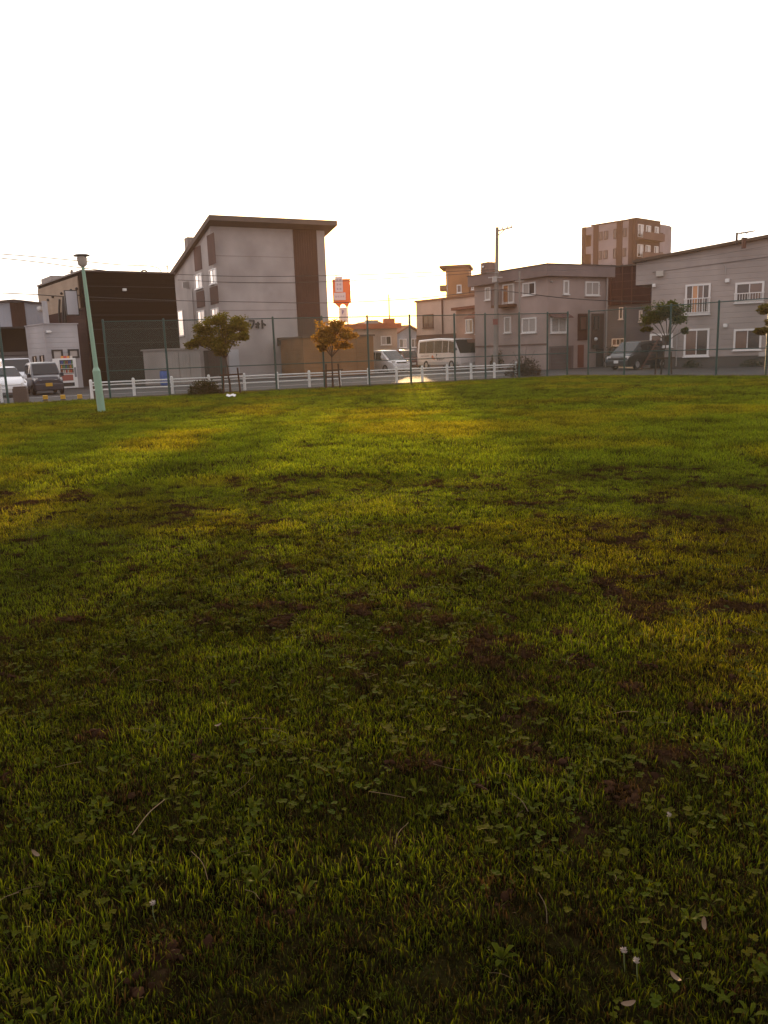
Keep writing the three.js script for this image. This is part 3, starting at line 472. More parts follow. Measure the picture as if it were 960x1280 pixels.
// ---------------------------------------------------------------- vehicles
const glassCar = new THREE.MeshPhysicalMaterial({ color: col(0.02, 0.02, 0.022), roughness: 0.07, ior: 1.42 });
const paint = (c) => new THREE.MeshPhysicalMaterial({ color: col(...c), roughness: 0.35, clearcoat: c[0] < 0.1 ? 0.35 : 1, clearcoatRoughness: 0.05 });
function vehicle(name, label, category, p, heading, S) {
  const t = thing(name, label, category, V(p.x, -0.075, p.z), Math.atan2(-heading[1], heading[0]));
  const st = S.st, ring = (s) => { const { x, yb = 0.25, w, hb, wr, yr } = s, h = [[0, yb], [w * 0.93, yb], [w, yb + 0.1], [w, hb], [wr, yr - 0.07], [wr * 0.92, yr], [0, yr + 0.015]]; return [...h.map(([z, y]) => V(x, y, z)), ...h.slice(1, -1).reverse().map(([z, y]) => V(x, y, -z))]; };
  const rings = st.map(ring), n = rings[0].length, pos = [];
  const tri = (...q) => q.forEach((v) => pos.push(v.x, v.y, v.z));
  for (let i = 0; i < rings.length - 1; i++) for (let k = 0; k < n; k++) { const a = rings[i][k], b = rings[i][(k + 1) % n], c = rings[i + 1][k], d = rings[i + 1][(k + 1) % n]; tri(a, c, b); tri(b, c, d); }
  for (const [r, flip] of [[rings[0], 0], [rings.at(-1), 1]]) for (let k = 1; k < n - 1; k++) flip ? tri(r[0], r[k + 1], r[k]) : tri(r[0], r[k], r[k + 1]);
  let g = new THREE.BufferGeometry(); g.setAttribute('position', new THREE.Float32BufferAttribute(pos, 3)); g.computeVertexNormals(); g = toCreasedNormals(g, 0.6);
  mesh('body', g, S.paint, t);
  const lerpSt = (x) => { let i = 0; while (i < st.length - 2 && x > st[i + 1].x) i++; const f = clamp((x - st[i].x) / (st[i + 1].x - st[i].x), 0, 1), q = {}; for (const k of ['w', 'hb', 'wr', 'yr']) q[k] = lerp(st[i][k], st[i + 1][k], f); q.x = x; return q; };
  const quad = (a, b, c, d, nrm, th = 0.012) => {                 // thin slab
    const o = nrm.clone().multiplyScalar(th), P = [a, b, c, d], Q = P.map((v) => v.clone().add(o)), q = [], T = (...v) => v.forEach((u) => q.push(u.x, u.y, u.z));
    T(Q[0], Q[1], Q[2]); T(Q[0], Q[2], Q[3]); for (let i = 0; i < 4; i++) { const j = (i + 1) % 4; T(P[i], P[j], Q[j]); T(P[i], Q[j], Q[i]); }
    const e = new THREE.BufferGeometry(); e.setAttribute('position', new THREE.Float32BufferAttribute(q, 3)); e.computeVertexNormals(); return e;
  };
  for (const sd of [1, -1]) for (const [x0, x1, xt0 = x0, xt1 = x1] of S.side) {
    const pt = (x, f) => { const q = lerpSt(x); return V(x, lerp(q.hb, q.yr - 0.07, f), sd * lerp(q.w, q.wr, f)); };
    const a = pt(x0, 0.06), b = pt(x1, 0.06), c = pt(xt1, 0.9), d = pt(xt0, 0.9); mesh('side_window', quad(a, b, c, d, V(0, 0.25, sd).normalize()), glassCar, t);
  }
  const sw = ([i, j], nm) => {
    const a = st[i], b = st[j], k0 = 0.06, k1 = 0.92, P = (f, sd) => V(lerp(a.x, b.x, f), lerp(a.yr, b.yr, f) + 0.005, sd * lerp(a.wr, b.wr, f) * 0.9), nn = V(b.yr - a.yr, a.x - b.x, 0); if (nn.y < 0) nn.negate(); nn.normalize();
    mesh(nm, quad(P(k0, -1), P(k0, 1), P(k1, 1), P(k1, -1), nn, 0.02), glassCar, t);
  };
  if (S.windshield) sw(S.windshield, 'windshield');
  const F = st.at(-1);
  for (const sd of [1, -1]) {
    for (const wx of S.wheels) { const wg = new THREE.Group(); wg.name = 'wheel'; t.add(wg); wg.position.set(wx, S.r, sd * (S.tw - 0.06)); wg.rotation.x = Math.PI / 2; mesh('tyre', new THREE.TorusGeometry(S.r * 0.78, S.r * 0.24, 8, 20).rotateX(Math.PI / 2).scale(1, 1.3, 1), M.tyre, wg); mesh('rim', [cyl(S.r * 0.62, S.r * 0.62, 0.12, 0, -0.06, 0, 14)], M.rim, wg); }
    const [hx, hy, hz, hw, hh] = S.head; mesh('headlight', rbx(hx - 0.15, hx + 0.015, hy - hh, hy + hh, sd * (hz - hw), sd * (hz + hw), 0.03), M.lampGlass, t);
    if (S.mirror) mesh('mirror', [rbx(S.mirror[0] - 0.06, S.mirror[0] + 0.06, S.mirror[1] - 0.1, S.mirror[1] + 0.1, sd * S.mirror[2], sd * (S.mirror[2] + 0.17), 0.03)], S.mirror[3] || S.paint, t);
  }
  if (S.grille) { const [gx, gy, gw, gh, m] = S.grille; mesh('grille', rbx(gx - 0.1, gx + 0.012, gy - gh, gy + gh, -gw, gw, 0.02), m || M.black, t); }
  if (S.bumper) mesh('bumper', rbx(F.x - 0.25, F.x + 0.07, 0.22, S.bumper, -F.w * 0.98, F.w * 0.98, 0.06), S.bumperMat || S.paint, t);
  if (S.plate) { const [x, y, m] = S.plate; mesh('number_plate', rbx(x, x + 0.02, y - 0.085, y + 0.085, -0.165, 0.165, 0.008), m, t); }
  return t;
}
const whitePlate = std([0.6, 0.6, 0.58], 0.5);
{
  const kei = { paint: paint([0.02, 0.018, 0.028]), wheels: [-1.15, 1.15], r: 0.29, tw: 0.74, windshield: [6, 4], side: [[-1.5, -0.75], [-0.7, 0.1], [0.15, 0.75, 0.15, 0.45]],
    st: [{ x: -1.7, w: 0.7, hb: 0.95, wr: 0.62, yr: 1.5 }, { x: -1.6, w: 0.74, hb: 0.98, wr: 0.63, yr: 1.62 }, { x: -0.6, w: 0.74, hb: 0.98, wr: 0.64, yr: 1.67 }, { x: 0.2, w: 0.74, hb: 0.97, wr: 0.64, yr: 1.66 }, { x: 0.5, w: 0.74, hb: 0.96, wr: 0.63, yr: 1.6 }, { x: 0.8, w: 0.74, hb: 0.94, wr: 0.66, yr: 1.32 }, { x: 1.12, w: 0.74, hb: 0.88, wr: 0.68, yr: 1.0 }, { x: 1.55, w: 0.72, hb: 0.78, wr: 0.64, yr: 0.9 }, { x: 1.68, w: 0.68, hb: 0.62, wr: 0.6, yr: 0.74 }],
    head: [1.6, 0.76, 0.58, 0.11, 0.09], mirror: [0.75, 1.0, 0.74], grille: [1.66, 0.72, 0.42, 0.05, M.chrome], bumper: 0.58, plate: [1.75, 0.52, M.yellow] };
  const a = onGround(58, 490, -0.075), k = vehicle('kei_wagon', 'dark tall kei wagon with yellow number plate parked at the left', 'car', at(56, 488, 43.5), [0.5, 0.866], kei);
  const van = { ...kei, paint: paint([0.62, 0.62, 0.66]), windshield: [4, 3], wheels: [-1.4, 1.35], r: 0.33, tw: 0.85, side: [[-2.0, -1.0], [-0.9, 0.1], [0.2, 0.95, 0.2, 0.8]],
    st: [{ x: -2.3, w: 0.84, hb: 1.1, wr: 0.74, yr: 1.85 }, { x: -2.1, w: 0.85, hb: 1.12, wr: 0.76, yr: 1.95 }, { x: -0.5, w: 0.85, hb: 1.12, wr: 0.77, yr: 1.98 }, { x: 0.8, w: 0.85, hb: 1.1, wr: 0.75, yr: 1.92 }, { x: 1.75, w: 0.85, hb: 1.0, wr: 0.77, yr: 1.12 }, { x: 2.2, w: 0.83, hb: 0.85, wr: 0.74, yr: 0.95 }, { x: 2.32, w: 0.8, hb: 0.7, wr: 0.7, yr: 0.8 }],
    head: [2.24, 0.82, 0.66, 0.13, 0.09], mirror: [1.1, 1.2, 0.85], grille: [2.3, 0.76, 0.45, 0.06], bumper: 0.6, plate: [2.38, 0.5, whitePlate] };
  vehicle('white_van', 'white one-box van parked behind the dark kei wagon', 'van', at(21, 479, 48), [0.5, 0.866], van);
  const hatch = { ...kei, paint: paint([0.66, 0.66, 0.68]), windshield: [5, 3], wheels: [-1.25, 1.3], r: 0.3, tw: 0.82, side: [[-1.4, -0.6, -1.3, -0.6], [-0.55, 0.3], [0.35, 0.8, 0.35, 0.5]],
    st: [{ x: -2.0, w: 0.76, hb: 0.85, wr: 0.66, yr: 1.0 }, { x: -1.6, w: 0.82, hb: 0.92, wr: 0.62, yr: 1.42 }, { x: -0.5, w: 0.83, hb: 0.92, wr: 0.64, yr: 1.5 }, { x: 0.3, w: 0.83, hb: 0.91, wr: 0.62, yr: 1.46 }, { x: 0.6, w: 0.83, hb: 0.9, wr: 0.66, yr: 1.25 }, { x: 1.1, w: 0.83, hb: 0.86, wr: 0.74, yr: 0.97 }, { x: 1.75, w: 0.8, hb: 0.72, wr: 0.7, yr: 0.82 }, { x: 1.95, w: 0.74, hb: 0.58, wr: 0.64, yr: 0.66 }],
    head: [1.82, 0.7, 0.62, 0.14, 0.07], mirror: [0.72, 0.95, 0.83], grille: [1.93, 0.6, 0.4, 0.05], bumper: 0.5, plate: [2.02, 0.42, whitePlate] };
  vehicle('white_hatchback', 'white hatchback at the left edge in front of the white van', 'car', at(6, 489, 42), [0.55, 0.835], hatch);
  vehicle('white_minivan', 'white minivan nosing out beside the low brown building', 'minivan', at(479, 460, 62.5), [0.6, 0.8], { ...van, paint: paint([0.68, 0.67, 0.66]), st: van.st.map((q) => ({ ...q, yr: q.yr * 0.87, hb: q.hb * 0.88 })), plate: [2.38, 0.5, whitePlate] });
  vehicle('dark_minivan', 'dark minivan with a white bonnet edge parked beside the light grey house', 'minivan', at(797, 461, 50.6), [-0.8, 0.6], { ...van, paint: paint([0.012, 0.013, 0.015]), st: van.st.map((s) => ({ ...s, x: s.x * 0.9, yr: s.yr * 0.86, hb: s.hb * 0.9 })), wheels: [-1.25, 1.2], plate: [2.14, 0.5, whitePlate], grille: [2.07, 0.7, 0.45, 0.05], head: [2.02, 0.74, 0.64, 0.15, 0.09] });
  vehicle('parked_wagon', 'reddish dark wagon parked between the white minivan and the minibus', 'car', at(509, 459, 71), [0.3, 0.95], { ...kei, paint: paint([0.09, 0.02, 0.02]), plate: [1.75, 0.52, whitePlate] });
  // minibus
  const bus = vehicle('minibus', 'white minibus with orange mark and black script on its side', 'minibus', at(560, 462, 66.5), [0.485, 0.875], { paint: paint([0.62, 0.58, 0.56]), wheels: [-1.7, 2.0], r: 0.38, tw: 1.0, windshield: [5, 3],
    side: [[-2.75, -1.75], [-1.68, -0.55], [-0.48, 0.65], [0.72, 1.5], [1.6, 2.45, 1.6, 2.25]],
    st: [{ x: -3.1, w: 0.97, hb: 1.25, wr: 0.88, yr: 2.2, yb: 0.35 }, { x: -2.9, w: 1, hb: 1.28, wr: 0.92, yr: 2.42, yb: 0.35 }, { x: 0, w: 1, hb: 1.28, wr: 0.93, yr: 2.5, yb: 0.35 }, { x: 2.2, w: 1, hb: 1.28, wr: 0.9, yr: 2.4, yb: 0.35 }, { x: 2.55, w: 1, hb: 1.25, wr: 0.92, yr: 1.84, yb: 0.35 }, { x: 3.0, w: 0.99, hb: 1.1, wr: 0.92, yr: 1.2, yb: 0.35 }, { x: 3.15, w: 0.95, hb: 0.75, wr: 0.88, yr: 0.85, yb: 0.35 }],
    head: [3.1, 0.78, 0.72, 0.14, 0.1], mirror: [2.75, 1.6, 1.02, M.black], grille: [3.12, 0.72, 0.5, 0.06], bumper: 0.6, bumperMat: paint([0.5, 0.47, 0.45]), plate: [3.22, 0.5, whitePlate] });
  const side = new THREE.Group(); side.name = 'side_marks'; bus.add(side); side.position.set(0, 0, 1.003);
  mesh('orange_mark', [new THREE.CircleGeometry(0.16, 18).translate(-0.72, 1.02, 0), new THREE.CircleGeometry(0.11, 14).translate(-0.5, 0.9, 0.001)], std([0.6, 0.16, 0.05], 0.5), side);
  const scr = (pts) => tube(pts.map(([x, y]) => V(x, y, 0.0)), 0.022, 5, 30).scale(1, 1, 0.2);
  mesh('script_mark', [scr([[-0.2, 1.12], [-0.05, 0.85], [0.05, 1.0], [-0.02, 0.72], [0.12, 0.98]]), scr([[0.15, 0.95], [0.22, 0.76], [0.32, 0.96], [0.36, 0.74], [0.46, 0.95]]), scr([[0.5, 0.92], [0.55, 0.75], [0.66, 0.93], [0.72, 0.78], [0.85, 0.9], [1.0, 0.82]]), new THREE.CircleGeometry(0.09, 12).translate(-0.12, 1.2, 0)], M.black, side);
  mesh('small_print', [0, 1].flatMap((r) => [0, 1, 2, 3, 4, 5].map((i) => bx(-2.5 + i * 0.22, -2.34 + i * 0.22, 0.86 + r * 0.22, 0.94 + r * 0.22, 0, 0.003))), std([0.3, 0.22, 0.2], 0.6), side);
  mesh('lower_stripe', bx(-3.0, 2.9, 0.42, 0.64, -0.003, 0.004), paint([0.42, 0.42, 0.42]), side);
}

// ---------------------------------------------------------------- park fences
function fenceRun(name, label, posts, H, a, u) {
  const t = thing(name, label, 'fence', V(a.x, 0, a.z), Math.atan2(-u.z, u.x)); t.updateMatrixWorld(true); const inv = t.matrixWorld.clone().invert();
  const xs = posts.map(([px, py]) => { const r = sight(px, py).transformDirection(inv), e = V(0, EYE, 0).applyMatrix4(inv); return e.x - (r.x * e.z) / r.z; });
  xs.forEach((x, i) => { const p = mesh('post', cyl(0.045, 0.045, H, 0, 0, 0, 10), M.green, t); p.position.set(x, 0, 0); mesh('cap', new THREE.SphereGeometry(0.047, 10, 5, 0, Math.PI * 2, 0, Math.PI / 2).translate(0, H, 0), M.green, p); });
  for (let i = 0; i < xs.length - 1; i++) {
    const w = xs[i + 1] - xs[i], x0 = xs[i];
    for (const y of [H - 0.04, H * 0.36]) mesh('rail', new THREE.CylinderGeometry(0.022, 0.022, w - 0.08, 6).rotateZ(Math.PI / 2).translate(x0 + w / 2, y, 0), M.green, t);
    const q = [], P = 0.075, h = H - 0.1, r = 0.0022;
    const seg = (xa, ya, xb, yb) => { if (Math.hypot(xb - xa, yb - ya) < 0.03) return; q.push(new THREE.CylinderGeometry(r, r, Math.hypot(xb - xa, yb - ya), 3, 1, true).rotateZ(Math.atan2(yb - ya, xb - xa) - Math.PI / 2).translate(x0 + (xa + xb) / 2, 0.06 + (ya + yb) / 2, 0)); };
    for (let c = -h; c < w; c += P) { const xa = Math.max(0, c), xb = Math.min(w, c + h); seg(xa, xa - c, xb, xb - c); seg(xa, h - (xa - c), xb, h - (xb - c)); }
    const o = mesh('wire_mesh', q, M.net, t); o.userData.kind = 'stuff';
  }
  return t;
}
const HF = 3.12;
fenceRun('mesh_fence', 'green chain-link fence along the street on the left and centre', [[138, 497], [212, 492], [279, 489], [346, 486], [406, 483], [462, 481], [514, 479], [569, 474], [607, 472], [649, 471], [684, 470], [709, 470]], HF, FL0, ul);
fenceRun('mesh_fence', 'green chain-link fence in front of the light grey house on the right', [[735, 470], [780, 469.5], [836, 469], [895, 468], [957, 468], [1032, 468]], HF, FC, ur);
{
  const a = at(11, 504, 32), t = fenceRun('mesh_fence', 'end of green chain-link fence left of the vehicle entrance', [[-75, 507], [10.5, 503]], HF, a.clone().addScaledVector(ul, -3), ul);
}
// white guard rail
{
  const G0 = FL0.clone().addScaledVector(nl, 0.75), t = thing('guard_rail', 'white two-bar guard rail along the street behind the fence', 'guard rail', V(G0.x, 0, G0.z), Math.atan2(-ul.z, ul.x)); t.updateMatrixWorld(true);
  const inv = t.matrixWorld.clone().invert(), e = V(0, EYE, 0).applyMatrix4(inv), xs = [[115, 494], [168, 492], [216, 490], [262, 488], [306, 486], [347, 484], [387, 482], [425, 480], [461, 478], [496, 477], [528, 475], [559, 473], [589, 471], [618, 470], [645, 469]].map(([px, py]) => { const r = sight(px, py).transformDirection(inv); return e.x - (r.x * e.z) / r.z; });
  xs.forEach((x) => { const p = mesh('post', [cyl(0.062, 0.062, 0.8, 0, -0.06, 0, 12), new THREE.SphereGeometry(0.062, 12, 6, 0, Math.PI * 2, 0, Math.PI / 2).translate(0, 0.74, 0)], M.white, t); p.position.x = x; });
  for (let i = 0; i < xs.length - 1; i++) for (const [y, r] of [[0.66, 0.03], [0.55, 0.024], [0.36, 0.03]]) mesh('rail', new THREE.CylinderGeometry(r, r, xs[i + 1] - xs[i], 8).rotateZ(Math.PI / 2).translate((xs[i] + xs[i + 1]) / 2, y, -0.07), M.white, t);
}
{ // left rail by the parked cars, stone gate blocks, yellow markers
  const a = at(-30, 490, 34), b = at(30, 488, 36), u = b.clone().sub(a).setY(0), L = u.length(), t = thing('guard_rail', 'short white guard rail in front of the parked cars at left', 'guard rail', V(a.x, 0, a.z), Math.atan2(-u.z, u.x));
  for (const x of [0.1, L / 2, L - 0.05]) mesh('post', cyl(0.06, 0.06, 0.78, x, -0.06, 0, 10), M.white, t);
  for (const y of [0.66, 0.5]) mesh('rail', new THREE.CylinderGeometry(0.03, 0.03, L, 8).rotateZ(Math.PI / 2).translate(L / 2, y, -0.06), M.white, t);
  const stone = wallMat([0.16, 0.12, 0.1]); stone.bumpScale = 0.02;
  for (const [px, py, lab] of [[27, 502, 'rough stone gate block beside the left fence end'], [122, 496, 'rough stone gate block behind the lamp post']]) { const p = onGround(px, py), o = thing('gate_block', lab, 'gate block', V(p.x, 0, p.z), 0.3, 'gate blocks'); mesh('block', rbx(-0.28, 0.28, -0.05, 0.56, -0.24, 0.24, 0.05), stone, o); mesh('cap_stone', rbx(-0.25, 0.25, 0.561, 0.62, -0.21, 0.21, 0.025), stone, o); }
  const lab = ['yellow rubber marker nearest the dark wagon in the entrance', 'middle one of three yellow rubber markers in the entrance', 'yellow rubber marker nearest the lamp post in the entrance'];
  [[57, 500], [79, 499.5], [100, 499]].forEach(([px, py], i) => { const p = onGround(px, py), o = thing('road_marker', lab[i], 'marker', V(p.x, 0, p.z), 0.4, 'yellow entrance markers'); mesh('marker_body', rbx(-0.1, 0.1, -0.05, 0.2, -0.08, 0.08, 0.03), M.yellow, o); mesh('foot', cyl(0.16, 0.12, 0.05, 0, -0.02, 0, 12), M.black, o); });
}

// ---------------------------------------------------------------- park lamp
{
  const p = onGround(127, 514), t = thing('park_lamp', 'mint green park lamp post with a flat round hood', 'street lamp', V(p.x, 0, p.z)), top = 4.62; t.rotation.z = 0.028;
  mesh('base_post', [cyl(0.115, 0.115, 1.28, 0, -0.05, 0, 16), cyl(0.115, 0.075, 0.1, 0, 1.23, 0, 16)], M.mint, t); mesh('pole', cyl(0.068, 0.046, top - 1.33, 0, 1.33, 0, 14), M.mint, t);
  const sh = mesh('lamp_housing', new THREE.LatheGeometry([[0.05, top - 0.32], [0.13, top - 0.26], [0.15, top - 0.05]].map(([a, b]) => new THREE.Vector2(a, b)), 18), std([0.42, 0.37, 0.32], 0.4), t);
  mesh('diffuser', new THREE.LatheGeometry([[0.0, top - 0.27], [0.115, top - 0.245], [0.135, top - 0.02], [0, top - 0.02]].map(([a, b]) => new THREE.Vector2(a, b)), 18), M.lampGlass, t);
  mesh('hood', new THREE.LatheGeometry([[0.0, top - 0.015], [0.24, top - 0.005], [0.24, top + 0.015], [0.17, top + 0.05], [0, top + 0.07]].map(([a, b]) => new THREE.Vector2(a, b)), 22), std([0.2, 0.18, 0.16], 0.5), t);
  mesh('inspection_hatch', rbx(-0.05, 0.05, 0.35, 0.65, 0.1, 0.122, 0.008), M.mint, t);
}
// ---------------------------------------------------------------- trees and shrubs
const leafMat = (r, g, b) => new THREE.MeshPhysicalMaterial({ vertexColors: true, color: col(r, g, b), roughness: 0.9, transmission: 0.55, thickness: 0, side: THREE.DoubleSide, specularIntensity: 0.08 });
function leaves(list, m, parent, name) {                          // list of [position, size, tint, rnd]
  const pos = [], cl = [], a = V(0, 0, 0), q = new THREE.Quaternion(), e = new THREE.Euler();
  for (const [p, s, tint, r1, r2, r3] of list) {
    q.setFromEuler(e.set((r1 - 0.5) * 2.2, r2 * 6.283, (r3 - 0.5) * 1.6));
    const pts = [[0, 0, 0], [0.32, 0.06, 0.45], [0, -0.05, 1], [-0.32, 0.06, 0.45]].map(([x, y, z]) => V(x * s, y * s, z * s).applyQuaternion(q).add(p));
    for (const k of [0, 1, 2, 0, 2, 3]) { pos.push(pts[k].x, pts[k].y, pts[k].z); cl.push(...tint); }
  }
  const g = new THREE.BufferGeometry(); g.setAttribute('position', new THREE.Float32BufferAttribute(pos, 3)); g.setAttribute('color', new THREE.Float32BufferAttribute(cl, 3)); g.computeVertexNormals();
  const o = new THREE.Mesh(g, m); o.name = name; o.castShadow = true; parent.add(o); o.userData.kind = 'stuff'; return o;
}
function tree(label, base, H, crown, seed, n, tintA, tintB, lean = 0, size = 0.15) {
  const rnd = rng(seed), t = thing('street_maple', label, 'tree', base), limbs = [], list = [], top = V(lean, H * 0.62, 0), tips = [];
  limbs.push(...[0, 1, 2].map((k) => cyl(0.05 - k * 0.012, 0.04 - k * 0.012, H * 0.21, 0, 0, 0, 8).applyMatrix4(new THREE.Matrix4().makeRotationZ(-lean * 0.25).setPosition((lean * k) / 3, H * 0.2 * k, 0))));
  mesh('trunk', limbs, M.bark, t);
  const br = [];
  for (const [cx, cy, cz, r] of crown) { const c = V(cx, cy, cz), m = top.clone().lerp(c, 0.5).add(V(0, -0.12, 0)); br.push(tube([V(lean * 0.85, H * 0.5, 0), m, c], 0.016, 5, 8)); for (let k = 0; k < 5; k++) { const e = c.clone().add(V((rnd() - 0.5) * 2 * r, (rnd() - 0.35) * r, (rnd() - 0.5) * 2 * r)); br.push(tube([c, c.clone().lerp(e, 0.5).add(V(0, 0.04, 0)), e], 0.007, 4, 4)); tips.push([c, e, r]); } }
  mesh('branches', br, M.bark, t);
  for (let i = 0; i < n; i++) {
    const [c, e, r] = tips[(rnd() * tips.length) | 0], f = 0.1 + 0.9 * Math.sqrt(rnd()), p = c.clone().lerp(e, f * 1.15).add(V((rnd() - 0.5) * 0.9 * r, (rnd() - 0.5) * 0.6 * r, (rnd() - 0.5) * 0.9 * r));
    const k = rnd(), b = 0.6 + 0.7 * rnd(); list.push([p, size * (0.6 + 0.7 * rnd()), tintA.map((v, j) => lerp(v, tintB[j], k) * b), rnd(), rnd(), rnd()]);
  }
  leaves(list, leafMat(1, 1, 1), t, 'crown'); return t;
}
function stakes(label, base, turn) {
  const t = thing('tree_stake', label, 'tree stake', base, turn, 'wooden tree supports');
  for (const s of [-1, 1]) mesh('stake', cyl(0.04, 0.035, 1.15, s * 0.36, -0.1, 0.05, 8).rotateZ(s * 0.05), M.wood, t);
  mesh('crossbar', bar(V(-0.5, 0.78, 0.1), V(0.5, 0.8, 0.1), 0.06), M.wood, t); mesh('binding', new THREE.TorusGeometry(0.07, 0.018, 6, 12).rotateX(Math.PI / 2).translate(0, 0.8, 0.03), M.rust, t);
}
const fenceZ = (px, py, off) => { const r = sight(px, py), n = nl, k = FL0.clone().addScaledVector(n, off).sub(V(0, EYE, 0)).dot(n) / r.dot(n); return V(0, EYE, 0).addScaledVector(r, k).setY(0); };
{
  const g1 = [0.1, 0.1, 0.012], g2 = [0.26, 0.2, 0.02], b = fenceZ(288, 487, -0.7);
  const k1 = at(278, 420, -b.z), rel = (px, py, z, r) => { const p = at(px, py, -b.z).sub(b); return [p.x, p.y, z, r]; };
  tree('wide bushy maple in front of the grey three-storey building', b, 2.9, [rel(276, 403, 0, 0.5), rel(262, 414, 0.3, 0.5), rel(290, 407, -0.2, 0.48), rel(283, 422, 0.1, 0.6), rel(262, 430, -0.2, 0.5), rel(298, 422, 0.3, 0.36), rel(249, 428, 0, 0.42), rel(272, 437, 0.2, 0.45), rel(301, 411, -0.1, 0.26), rel(243, 429, 0.1, 0.22)], 11, 14000, g1, g2, -0.12, 0.095);
  stakes('wooden stake frame holding the wide bushy maple', b.clone().add(V(0.1, 0, 0.3)), 0.5);
  const c = fenceZ(416, 482, -0.6), r2 = (px, py, z, r) => { const p = at(px, py, -c.z).sub(c); return [p.x, p.y, z, r]; };
  tree('small orange-tinted maple in front of the low brown building', c, 2.7, [r2(417, 417, 0, 0.55), r2(412, 426, 0.1, 0.42), r2(416, 409, 0, 0.38), r2(403, 417, 0.2, 0.38), r2(429, 415, -0.1, 0.4), r2(437, 422, 0.1, 0.32), r2(400, 428, 0, 0.33), r2(417, 424, 0.25, 0.42), r2(430, 431, 0, 0.3), r2(405, 436, 0.1, 0.25)], 23, 8500, [0.22, 0.13, 0.014], [0.4, 0.2, 0.02], 0.02, 0.092);
  stakes('wooden stake frame holding the small orange-tinted maple', c.clone().add(V(0, 0, 0.25)), 0.6);
}
{
  const ip = (px, py, off) => { const r = sight(px, py), k = FC.clone().addScaledVector(nr, off).sub(V(0, EYE, 0)).dot(nr) / r.dot(nr); return V(0, EYE, 0).addScaledVector(r, k).setY(0); };
  const b = ip(826, 470, 0.5), rel = (px, py, z, r) => { const p = at(px, py, -b.z).sub(b); return [p.x, p.y, z, r]; };
  tree('flat-topped young maple in front of the light grey house', b, 3.0, [rel(832, 392, 0, 0.6), rel(824, 398, -0.15, 0.45), rel(843, 398, 0.15, 0.42), rel(832, 386, 0, 0.45), rel(846, 391, 0.1, 0.42), rel(820, 392, -0.1, 0.45), rel(812, 401, 0.1, 0.38), rel(850, 400, 0, 0.34), rel(836, 395, 0.2, 0.45), rel(855, 414, 0, 0.16), rel(808, 412, 0, 0.18), rel(843, 383, -0.1, 0.25)], 37, 6500, [0.05, 0.08, 0.014], [0.1, 0.11, 0.016], 0.25, 0.1);
  stakes('wooden stake frame holding the flat-topped young maple', b.clone().add(V(0.05, 0, 0.2)), -0.5);
  const c = ip(990, 472, -0.8), r2 = (px, py, z, r) => { const p = at(px, py, -c.z).sub(c); return [p.x, p.y, z, r]; };
  tree('maple reaching in at the right edge of the picture', c, 3.0, [r2(985, 385, 0, 0.4), r2(966, 388, 0.1, 0.3), r2(1005, 395, 0, 0.4), r2(956, 388, 0.1, 0.22), r2(955, 414, 0.1, 0.2), r2(970, 408, 0, 0.3), r2(990, 410, 0, 0.35), r2(948, 415, 0, 0.14)], 41, 3600, [0.09, 0.09, 0.014], [0.17, 0.12, 0.02], 0, 0.12);
}
function shrub(name, label, cat, base, rx, ry, rz, n, seed, ca, cb, size = 0.08, twig = 0) {
  const rnd = rng(seed), t = thing(name, label, cat, base), list = [], st = [];
  for (let i = 0; i < 14 + twig; i++) { const a = rnd() * 6.283, k = rnd(), hgt = ry * (0.5 + rnd() * (i < twig ? 1.1 : 0.6)); st.push(tube([V(0, -0.05, 0), V(Math.cos(a) * rx * 0.4 * k, hgt * 0.5, Math.sin(a) * rz * 0.4 * k), V(Math.cos(a) * rx * 0.9 * k, hgt, Math.sin(a) * rz * 0.9 * k)], 0.008, 4, 5)); }
  mesh('stems', st, M.bark, t);
  for (let i = 0; i < n; i++) {
    const a = rnd() * 6.283, u = rnd(), v = Math.cbrt(rnd()), w = Math.sqrt(1 - u * u), lump = 0.72 + 0.5 * noise(Math.cos(a) * 2 + 9, Math.sin(a) * 2 + u * 3, seed), k = rnd(), b = 0.6 + 0.6 * rnd();
    list.push([V(Math.cos(a) * w * v * rx * lump, 0.03 + u * v * ry * lump, Math.sin(a) * w * v * rz * lump), size * (0.6 + 0.7 * rnd()), ca.map((x, j) => lerp(x, cb[j], k) * b), rnd(), rnd(), rnd()]);
  }
  leaves(list, leafMat(1, 1, 1), t, 'foliage'); return t;
}
shrub('round_shrub', 'low dark round shrub at the fence foot under the bushy maple', 'shrub', fenceZ(257, 491, -0.5), 0.75, 0.62, 0.55, 2600, 5, [0.03, 0.04, 0.01], [0.06, 0.06, 0.012], 0.07);
shrub('wild_shrub', 'reddish twiggy shrub at the end of the guard rail', 'shrub', fenceZ(656, 469, 0.6), 0.95, 0.95, 0.6, 2400, 8, [0.045, 0.025, 0.014], [0.09, 0.05, 0.02], 0.08, 26);
shrub('garden_shrub', 'dark garden shrub beside the downpipe of the corner house', 'shrub', at(766, 458, 57).setY(-0.075), 0.8, 1.5, 0.6, 380, 9, [0.02, 0.03, 0.012], [0.05, 0.06, 0.02], 0.12);
shrub('wall_shrub', 'small shrub at the foundation of the grey house below its balcony window', 'shrub', at(864, 460, 49.2).setY(-0.075), 0.6, 0.5, 0.4, 380, 12, [0.02, 0.035, 0.012], [0.05, 0.06, 0.02], 0.09);
shrub('wall_shrub', 'small shrub at the foundation of the grey house left of the meter box', 'shrub', at(940, 460, 47.6).setY(-0.075), 0.7, 0.45, 0.4, 380, 13, [0.02, 0.035, 0.012], [0.05, 0.06, 0.02], 0.09);
shrub('hedge_plant', 'dim shrub under the bay of the shop extension', 'shrub', at(628, 456, 60.5).setY(-0.075), 1.1, 1.5, 0.6, 2000, 14, [0.05, 0.04, 0.014], [0.1, 0.07, 0.02], 0.13);

